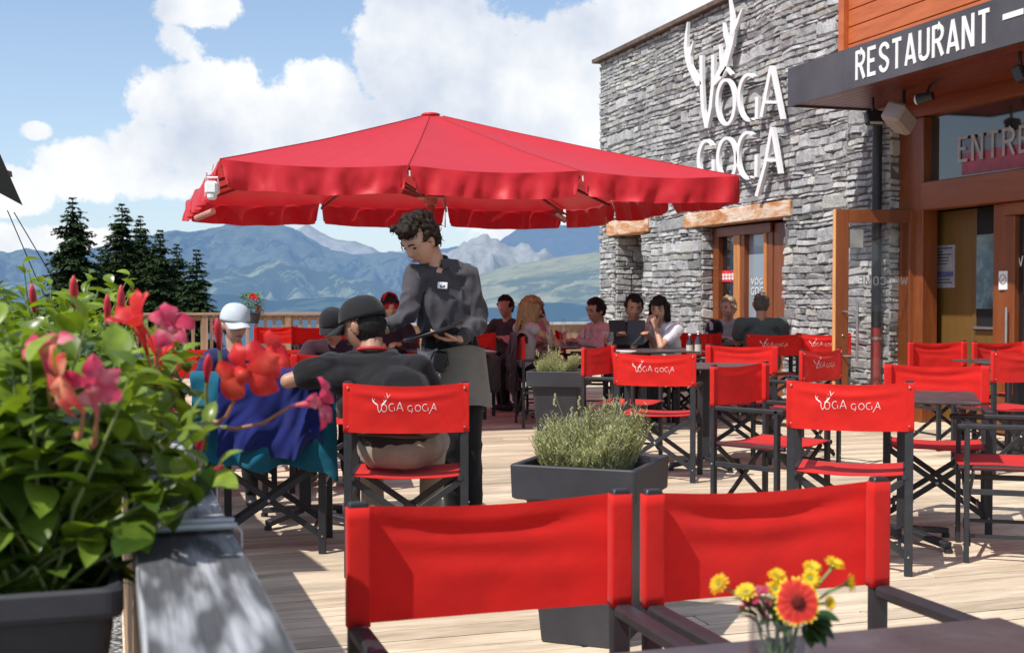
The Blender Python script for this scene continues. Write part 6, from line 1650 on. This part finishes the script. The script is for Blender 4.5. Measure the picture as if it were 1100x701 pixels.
trumpet(342, 432, 1.72, (.9, -.35, .05), .030, PINK, 'pink flower at the end of a long stalk before the man in black', (195, 462, 1.8), (-1, .05, -.12), cup=.45)
def bud(p, q, D, label, r=.0075):
    a = at(*p, D); b_ = at(*q, D + .02); t = thing('flower_bud', label, 'flower bud', a, 0, 'upright crimson buds over the window boxes'); e = b_ - a
    mb = MB(); mb.tube([e * 0, e * .2, e * .45, e * .7, e], [r * .25, r * .8, r, r * .75, r * .45], 8); mb.build('bud', BUD, t, True)
    mb = MB(); mb.tube([e, e * 1.3 + Vector((0, 0, -.01)), e * 1.7 + Vector((.004, 0, -.03))], [r * .4, .003, .0028], 6); mb.build('stalk', STEM, t)
for k, (p, q, D, lb_) in enumerate([((34, 305), (37, 335), 2.5, 'thin crimson bud farthest left among the upper leaves'), ((79, 296), (80, 330), 2.2, 'crimson bud standing left of the conifers'), ((115, 316), (116, 350), 2.4, 'slender bud before the trunk of the tallest conifer'),
        ((130, 306), (130, 352), 2.3, 'slender paired bud just right of the first conifer'), ((147, 318), (152, 352), 1.9, 'stout crimson bud above the crimson flower'), ((233, 342), (236, 375), 1.9, 'stout bud beside the boy cap'),
        ((224, 380), (222, 410), 1.8, 'crimson bud hanging over the boy shirt'), ((216, 455), (213, 490), 1.7, 'thin dark red bud hanging above the handrail'), ((226, 512), (238, 500), 1.7, 'small orange bud lying beside the handrail edge'), ((20, 415), (18, 452), 1.7, 'crimson bud low at the left edge')]):
    bud(p, q, D, lb_, .0075 if k < 4 else .0068)

# ------------------------------------------------------------------ lavender bushes
def lavender(c, z0, rx, rz, hgt, rot, label, seed, n=1100):
    rnd = random.Random(seed); t = thing('lavender', label, 'plant', (c[0], c[1], z0), rot, 'grey green lavender bushes in the tall planters'); lf = MB(); st = MB()
    for i in range(n):
        a = rnd.uniform(0, 2 * PI); q = rnd.random() ** .5; bx, by = rx * q * .75 * math.cos(a), rz * q * .75 * math.sin(a)
        hh = hgt * (1.0 - .30 * q ** 2) * rnd.uniform(.50, 1.08) * (1 + .75 * noise.noise(Vector((bx * 11, by * 11, seed)))); lean = .35 * q + rnd.uniform(-.12, .12)
        p = Vector((bx, by, 0)); e = Vector((bx + math.cos(a) * hh * lean, by + math.sin(a) * hh * lean, hh)); m_ = (p + e) / 2 + Vector((rnd.uniform(-.01, .01), rnd.uniform(-.01, .01), .01))
        st.tube([p, m_, e], [.0016, .0013, .0008], 3, False)
        k = 13
        for j in range(k):
            f = .18 + .82 * j / k; pt_ = p.lerp(m_, f * 2) if f < .5 else m_.lerp(e, f * 2 - 1); an = rnd.uniform(0, 2 * PI); d = Vector((math.cos(an), math.sin(an), rnd.uniform(.5, 1.6))).normalized(); L_ = rnd.uniform(.012, .026); s = d.cross(Vector((rnd.uniform(-1, 1), rnd.uniform(-1, 1), .3))).normalized() * rnd.uniform(.0012, .0022)
            lf.c = min(1, max(0, rnd.gauss(.30 + .45 * f, .2))); lf.add([pt_, pt_ + d * L_ * .5 + s, pt_ + d * L_, pt_ + d * L_ * .5 - s], [(0, 1, 2, 3)])
    for i in range(8):
        a = rnd.uniform(0, 2 * PI); q = rnd.random(); e = Vector((rx * q * 1.0 * math.cos(a), rz * q * math.sin(a), hgt * rnd.uniform(1.05, 1.4))); st.tube([Vector((e.x * .4, e.y * .4, hgt * .5)), e * .9, e], .0011, 3, False)
        for j in range(8):
            p = e + Vector((rnd.uniform(-.004, .004), rnd.uniform(-.004, .004), -j * .006)); lf.c = .5; lf.add([p, p + Vector((.005, .002, .005)), p + Vector((0, 0, .010)), p + Vector((-.005, .002, .005))], [(0, 1, 2, 3)])
    st.build('stem', basic('lavender_stem', (.20, .20, .10), .8), t); lf.build('foliage', leaf_mat('lavender_leaf', (.24, .26, .16), (.60, .62, .34), .35, .7, .2), t, False, True)
lavender((1.66, 4.30), .61, .225, .20, .20, R(-39), 'lavender bush in the nearer planter, pale green and bristly', 4, 1500)
lavender((3.45, 9.6), .61, .20, .18, .17, R(-30), 'lavender bush in the farther planter beside the sideways chair', 9, 700)

# ------------------------------------------------------------------ glass of garden flowers
VB = on_z(836, 700, .7505)
D_v = 1.40; vc = at(836, 700, D_v); vc.z = .7505
vs = thing('flower_glass', 'straight clear glass holding garden flowers on the foreground table', 'vase', vc)
mb = MB(); r = .033; hG = .142
mb.lathe([(0, 0), (r * .92, .0), (r, .006), (r, hG), (r - .0022, hG + .001), (r - .0025, .012), (0, .010)], (0, 0, 0), 32); mb.build('glass_body', M['glass'], vs, True)
wm_, nt, b, out = newmat('greenish_water'); tr_ = N(nt, 'ShaderNodeBsdfTransparent'); tr_.inputs[0].default_value = (.90, .95, .88, 1); gl = N(nt, 'ShaderNodeBsdfGlossy'); gl.inputs['Roughness'].default_value = .05; mx = N(nt, 'ShaderNodeMixShader'); mx.inputs[0].default_value = .08
nt.links.new(tr_.outputs[0], mx.inputs[1]); nt.links.new(gl.outputs[0], mx.inputs[2]); nt.links.new(mx.outputs[0], out.inputs[0])
mb = MB(); mb.lathe([(0, .012), (r - .003, .012), (r - .003, .085), (0, .085)], (0, 0, 0), 24); mb.build('water', wm_, vs, True)
GSTEM = basic('cut_stem', (.14, .24, .06), .5, .3)
YEL = petal_mat('petal_yellow', (.88, .52, .01), (.92, .66, .015), (.94, .74, .05)); 
m, nt, b, out = newmat('gaillardia_petal'); a = N(nt, 'ShaderNodeAttribute', attribute_name='tint'); rr_ = ramp(nt, a.outputs['Fac'], [(.0, (.38, .012, .010)), (.76, (.66, .03, .015)), (.84, (.86, .20, .02)), (.90, (.92, .60, .03)), (1, (.93, .72, .06))]); nt.links.new(rr_.outputs[0], b.inputs[0]); b.inputs['Roughness'].default_value = .6; GAIL = m
def stem_of(t, e, base=None):
    mb = MB(); b0 = base or Vector((random.uniform(-.012, .012), random.uniform(-.012, .012), .03)); rim_ = Vector((max(-.026, min(.026, e.x * .4)), max(-.026, min(.026, e.y * .4)), hG)); mb.tube([b0, rim_.lerp(b0, .4), rim_, rim_.lerp(e, .6) + Vector((0, 0, .004)), e], .0016, 6)
    mb.build('stem', GSTEM, t)
def daisy(px, py, dD, face, r, label, kind='yellow', n=14):
    c = at(px, py, D_v + dD); e = c - vc; t = thing('cut_flower', label, 'flower', vc, 0, 'cut flowers in the glass'); rnd = random.Random(int(px * 7 + py)); f = Vector(face); fw = Vector((f.x * CY + f.y * SY, -f.x * SY + f.y * CY, f.z)).normalized(); ax, s, u = basis(fw, Vector((0.1, .1, 1)))
    mb = MB()
    layers = 1 if kind == 'red' else 2
    for ly in range(layers):
        for k in range(n):
            a = 2 * PI * (k + ly * .37) / n + rnd.uniform(-.08, .08); o = s * math.cos(a) + u * math.sin(a); w = s * -math.sin(a) + u * math.cos(a); rl = r * (1 - .22 * ly) * rnd.uniform(.86, 1.06); V = []; F = []; C = []; m_ = 7
            for i in range(m_):
                q = i / (m_ - 1); rad = r * .16 + (rl - r * .16) * q; ww = r * (.20 if kind == 'red' else .12) * (.45 + .55 * math.sin(PI * min(1, q * .75 + .12))) 
                hh = r * (.10 + .35 * ly) * q + (-.10 * r * q * q if kind == 'red' else (.12 - .0 * ly) * r * math.sin(PI * q))
                for g_ in (-1, 0, 1):
                    notch = -.10 * r if (i == m_ - 1 and g_ == 0) else 0
                    V.append(e + o * (rad + notch) + w * ww * g_ + ax * (hh - .03 * r * abs(g_) + rnd.uniform(-.01, .01) * r)); C.append(min(1, q + rnd.uniform(-.04, .04)))
            for i in range(m_ - 1):
                for g_ in (0, 1): z_ = i * 3 + g_; F.append((z_, z_ + 1, z_ + 4, z_ + 3))
            nn0 = len(mb.V); mb.add(V, F); mb.C[nn0:] = C
    mb.build('petals', GAIL if kind == 'red' else YEL, t, False, True)
    mb = MB(); Rr = Matrix((s, u, ax)).transposed()
    if kind == 'red':
        mb.ball(e + ax * .0 * r, r * .27, 10, (1, 1, .55), Rr)
        for k in range(70):
            a = k * 2.39996; q = math.sqrt(k / 70) * r * .27; p = e + s * q * math.cos(a) + u * q * math.sin(a) + ax * (r * .15 * math.sqrt(max(0, 1 - (q / (r * .28)) ** 2))); mb.ball(p, r * .030, 4, (1, 1, 1.9), Rr)
        mb.build('disc', basic('dark_red_disc', (.20, .018, .012), .8, .5, 200), t)
    else:
        mb.ball(e - ax * r * .12, r * .34, 8, (1, 1, .8), Rr); mb.build('calyx', GSTEM, t, True)
    stem_of(t, e - ax * r * .2); return t
daisy(857, 646, -.035, (-.08, -1, .12), .0285, 'red blanket flower with yellow petal tips facing the camera', 'red', 13)
for px, py, dD, f, r, lb_ in ((773, 627, .02, (-.6, -.5, .5), .0135, 'yellow bloom farthest left on a leaning stem'), (802, 636, .0, (-.3, -.5, .9), .0145, 'yellow bloom with pink buds below it, left of the red bloom'), (835, 618, .02, (0, -.4, .9), .0115, 'small yellow bloom just left above the red bloom'),
        (833, 632, .015, (-.2, -.8, .5), .012, 'yellow bloom half behind the left petals of the red bloom'), (872, 610, .02, (.1, -.4, .9), .0125, 'yellow bloom rising above the red bloom'), (871, 621, -.0, (-.2, -.7, .4), .012, 'yellow bloom touching the top of the red bloom'),
        (896, 606, .01, (.3, -.2, .9), .0135, 'flat yellow bloom highest at the right'), (912, 626, .02, (.9, -.4, .1), .0125, 'yellow bloom farthest right seen from the side'), (890, 647, .01, (.6, -.7, .2), .0105, 'small yellow bloom right of the red bloom petals')):
    daisy(px, py, dD, f, r, lb_, 'yellow', 13)
pk = thing('cut_flower', 'cluster of small pink star flowers on dark stalks at the left of the glass', 'flower', vc, 0, 'cut flowers in the glass'); mb = MB(); ms = MB(); rnd = random.Random(5)
for k in range(16):
    c = at(rnd.uniform(796, 826), rnd.uniform(632, 655), D_v + rnd.uniform(-.01, .02)) - vc; petal_fan(mb, c, Vector((rnd.uniform(-1, 1), -1, rnd.uniform(0, 1))), .0055, rnd, 5, .2, .5); ms.tube([Vector((-.012, 0, hG - .01)), (c + Vector((-.012, 0, hG))) / 2, c], .0008, 4)
mb.build('petals', petal_mat('small_pink', (.60, .03, .10), (.70, .07, .16), (.74, .22, .28)), pk); ms.build('stalk', basic('dark_stalk', (.16, .05, .05), .5), pk)
gv = thing('cut_foliage', 'dark green cut leaves filling the mouth of the glass', 'foliage', vc, 0); mb = MB(); rnd = random.Random(9)
for k in range(46):
    a = rnd.uniform(0, 2 * PI); rr0 = rnd.uniform(0, .024); p = Vector((rr0 * math.cos(a), rr0 * math.sin(a), rnd.uniform(.07, hG + .012))); mb.c = rnd.uniform(0, .8); inside = p.z < hG - .02
    L_ = rnd.uniform(.018, .03) if not inside else rnd.uniform(.008, .016); leaf(mb, p, Vector((math.cos(a) * (.8 if not inside else .3), math.sin(a) * (.8 if not inside else .3), rnd.uniform(.2, .9))), Vector((0, 0, 1)), L_, L_ * .32, rnd, .3)
for px, py in ((890, 668), (893, 680), (882, 672), (886, 688), (878, 685), (896, 662), (872, 690)):
    c = at(px, py, D_v - .02) - vc; p = Vector((.022, -.008, hG)); mb.c = rnd.uniform(0, .4); leaf(mb, p.lerp(c, .35), c - p, Vector((0, -.6, 1)), (c - p).length * .8, .009, rnd, .2)
mb.build('leaves', leaf_mat('dark_leaf', (.015, .05, .012), (.06, .14, .025)), gv, True, True)

# ------------------------------------------------------------------ conifers
CON = leaf_mat('conifer_needles', (.009, .020, .012), (.055, .095, .028), .12, .75, .2); BARK = basic('bark', (.09, .065, .045), .9, .4, 12, 0, .5, 20)
def conifer(px, ytop, D, wpx, label, seed, base_z=-9.0):
    rnd = random.Random(seed); tp = at(px, ytop, D); root = Vector((tp.x, tp.y, base_z)); Hh = tp.z - base_z; t = thing('conifer', label, 'tree', root, 0, 'spruce trees beyond the terrace')
    mb = MB(); mb.tube([(0, 0, -3), (.05, 0, Hh * .35), (0, .05, Hh * .7), (0, 0, Hh - .1)], [.26, .19, .10, .015], 8); mb.build('trunk', BARK, t)
    R0 = wpx / 2 * D / FPX; lf = MB(); z = Hh; vis = 6.3
    while z > Hh - vis - 3.5:
        f = (Hh - z); rad = R0 * min(1.15, (f / 3.2) ** .62) * 1.05 + .06; nb_ = 7 if f > .5 else 4
        dense = 1.0 if f < vis else .4
        for k in range(nb_):
            a = rnd.uniform(0, 2 * PI); L_ = rad * rnd.uniform(.55, 1.22)
            if rnd.random() < .10: L_ *= .4
            tip = Vector((math.cos(a) * L_, math.sin(a) * L_, z - L_ * rnd.uniform(.05, .42))); o = Vector((0, 0, z)); ns = max(3, int(L_ / .075 * dense)); side = Vector((-math.sin(a), math.cos(a), 0))
            for j in range(ns):
                q = (j + rnd.random()) / ns; p = o.lerp(tip, q) + Vector((0, 0, .09 * L_ * math.sin(PI * q) + (.06 * L_ * q * q))); wd = .34 * L_ * (1.05 - q) + .05
                for g_ in range(5):
                    s_ = rnd.choice((-1, 1)); d = (side * s_ * rnd.uniform(.3, 1) + (tip - o).normalized() * rnd.uniform(.2, 1) + Vector((0, 0, rnd.uniform(-.75, .2)))).normalized(); l_ = min(.36, wd * rnd.uniform(.4, 1)) + .07; n_ = d.cross(Vector((rnd.uniform(-.4, .4), rnd.uniform(-.4, .4), 1))).normalized() * l_ * rnd.uniform(.2, .34)
                    lf.c = min(1, max(0, rnd.gauss(.22 + .42 * q, .16))); r_o = p + side * s_ * rnd.uniform(0, wd * .6); lf.add([r_o, r_o + d * l_ * .5 + n_, r_o + d * l_, r_o + d * l_ * .5 - n_], [(0, 1, 2, 3)])
        z -= rnd.uniform(.09, .17)
    lf.build('crown', CON, t, False, True)
for k, (px, yt, D, w, lb_) in enumerate(((78, 212, 42, 62, 'tallest spruce on the left with ragged branches'), (131, 219, 44, 66, 'second spruce with a pointed top beside the tallest'), (151, 232, 47, 52, 'narrow spruce crowded behind the second one'),
        (172, 247, 43, 58, 'middle spruce with a blunt top'), (190, 262, 48, 46, 'low spruce filling the gap in the group'), (211, 268, 40, 56, 'rightmost spruce, shorter with wide lower branches'), (108, 268, 50, 56, 'low spruce filling the gap between the first two'))):
    conifer(px, yt, D, w, lb_, 40 + k)
# small potted flower on the far fence
fp = thing('geranium', 'small bushy plant with red flowers on the far fence', 'plant', at(271, 333, 19.3)); mb = MB(); rnd = random.Random(3)
for k in range(420):
    a = rnd.uniform(0, 2 * PI); q = rnd.random() ** .5 * .19; p = Vector((q * math.cos(a), q * .6 * math.sin(a), rnd.uniform(-.05, .30) - q * .3)); mb.c = rnd.random(); L_ = rnd.uniform(.03, .06); leaf(mb, p, Vector((math.cos(a), math.sin(a), rnd.uniform(-.2, 1))), Vector((0, 0, 1)), L_, L_ * .35, rnd)
mb.build('foliage', LEAF, fp, True, True); mb = MB()
for p in ((0, -.1, .22), (.03, -.12, .18), (-.03, -.1, .20), (.08, -.1, .02)): petal_fan(mb, Vector(p), Vector((0, -1, .4)), .05, rnd, 5)
mb.build('petals', REDP, fp)
mb = MB(); mb.lathe([(0, -.20), (.08, -.20), (.11, -.04), (.115, -.04), (.10, -.04), (.09, -.06), (0, -.06)], (0, -.12, 0), 14); mb.build('pot', M['planter'], fp)
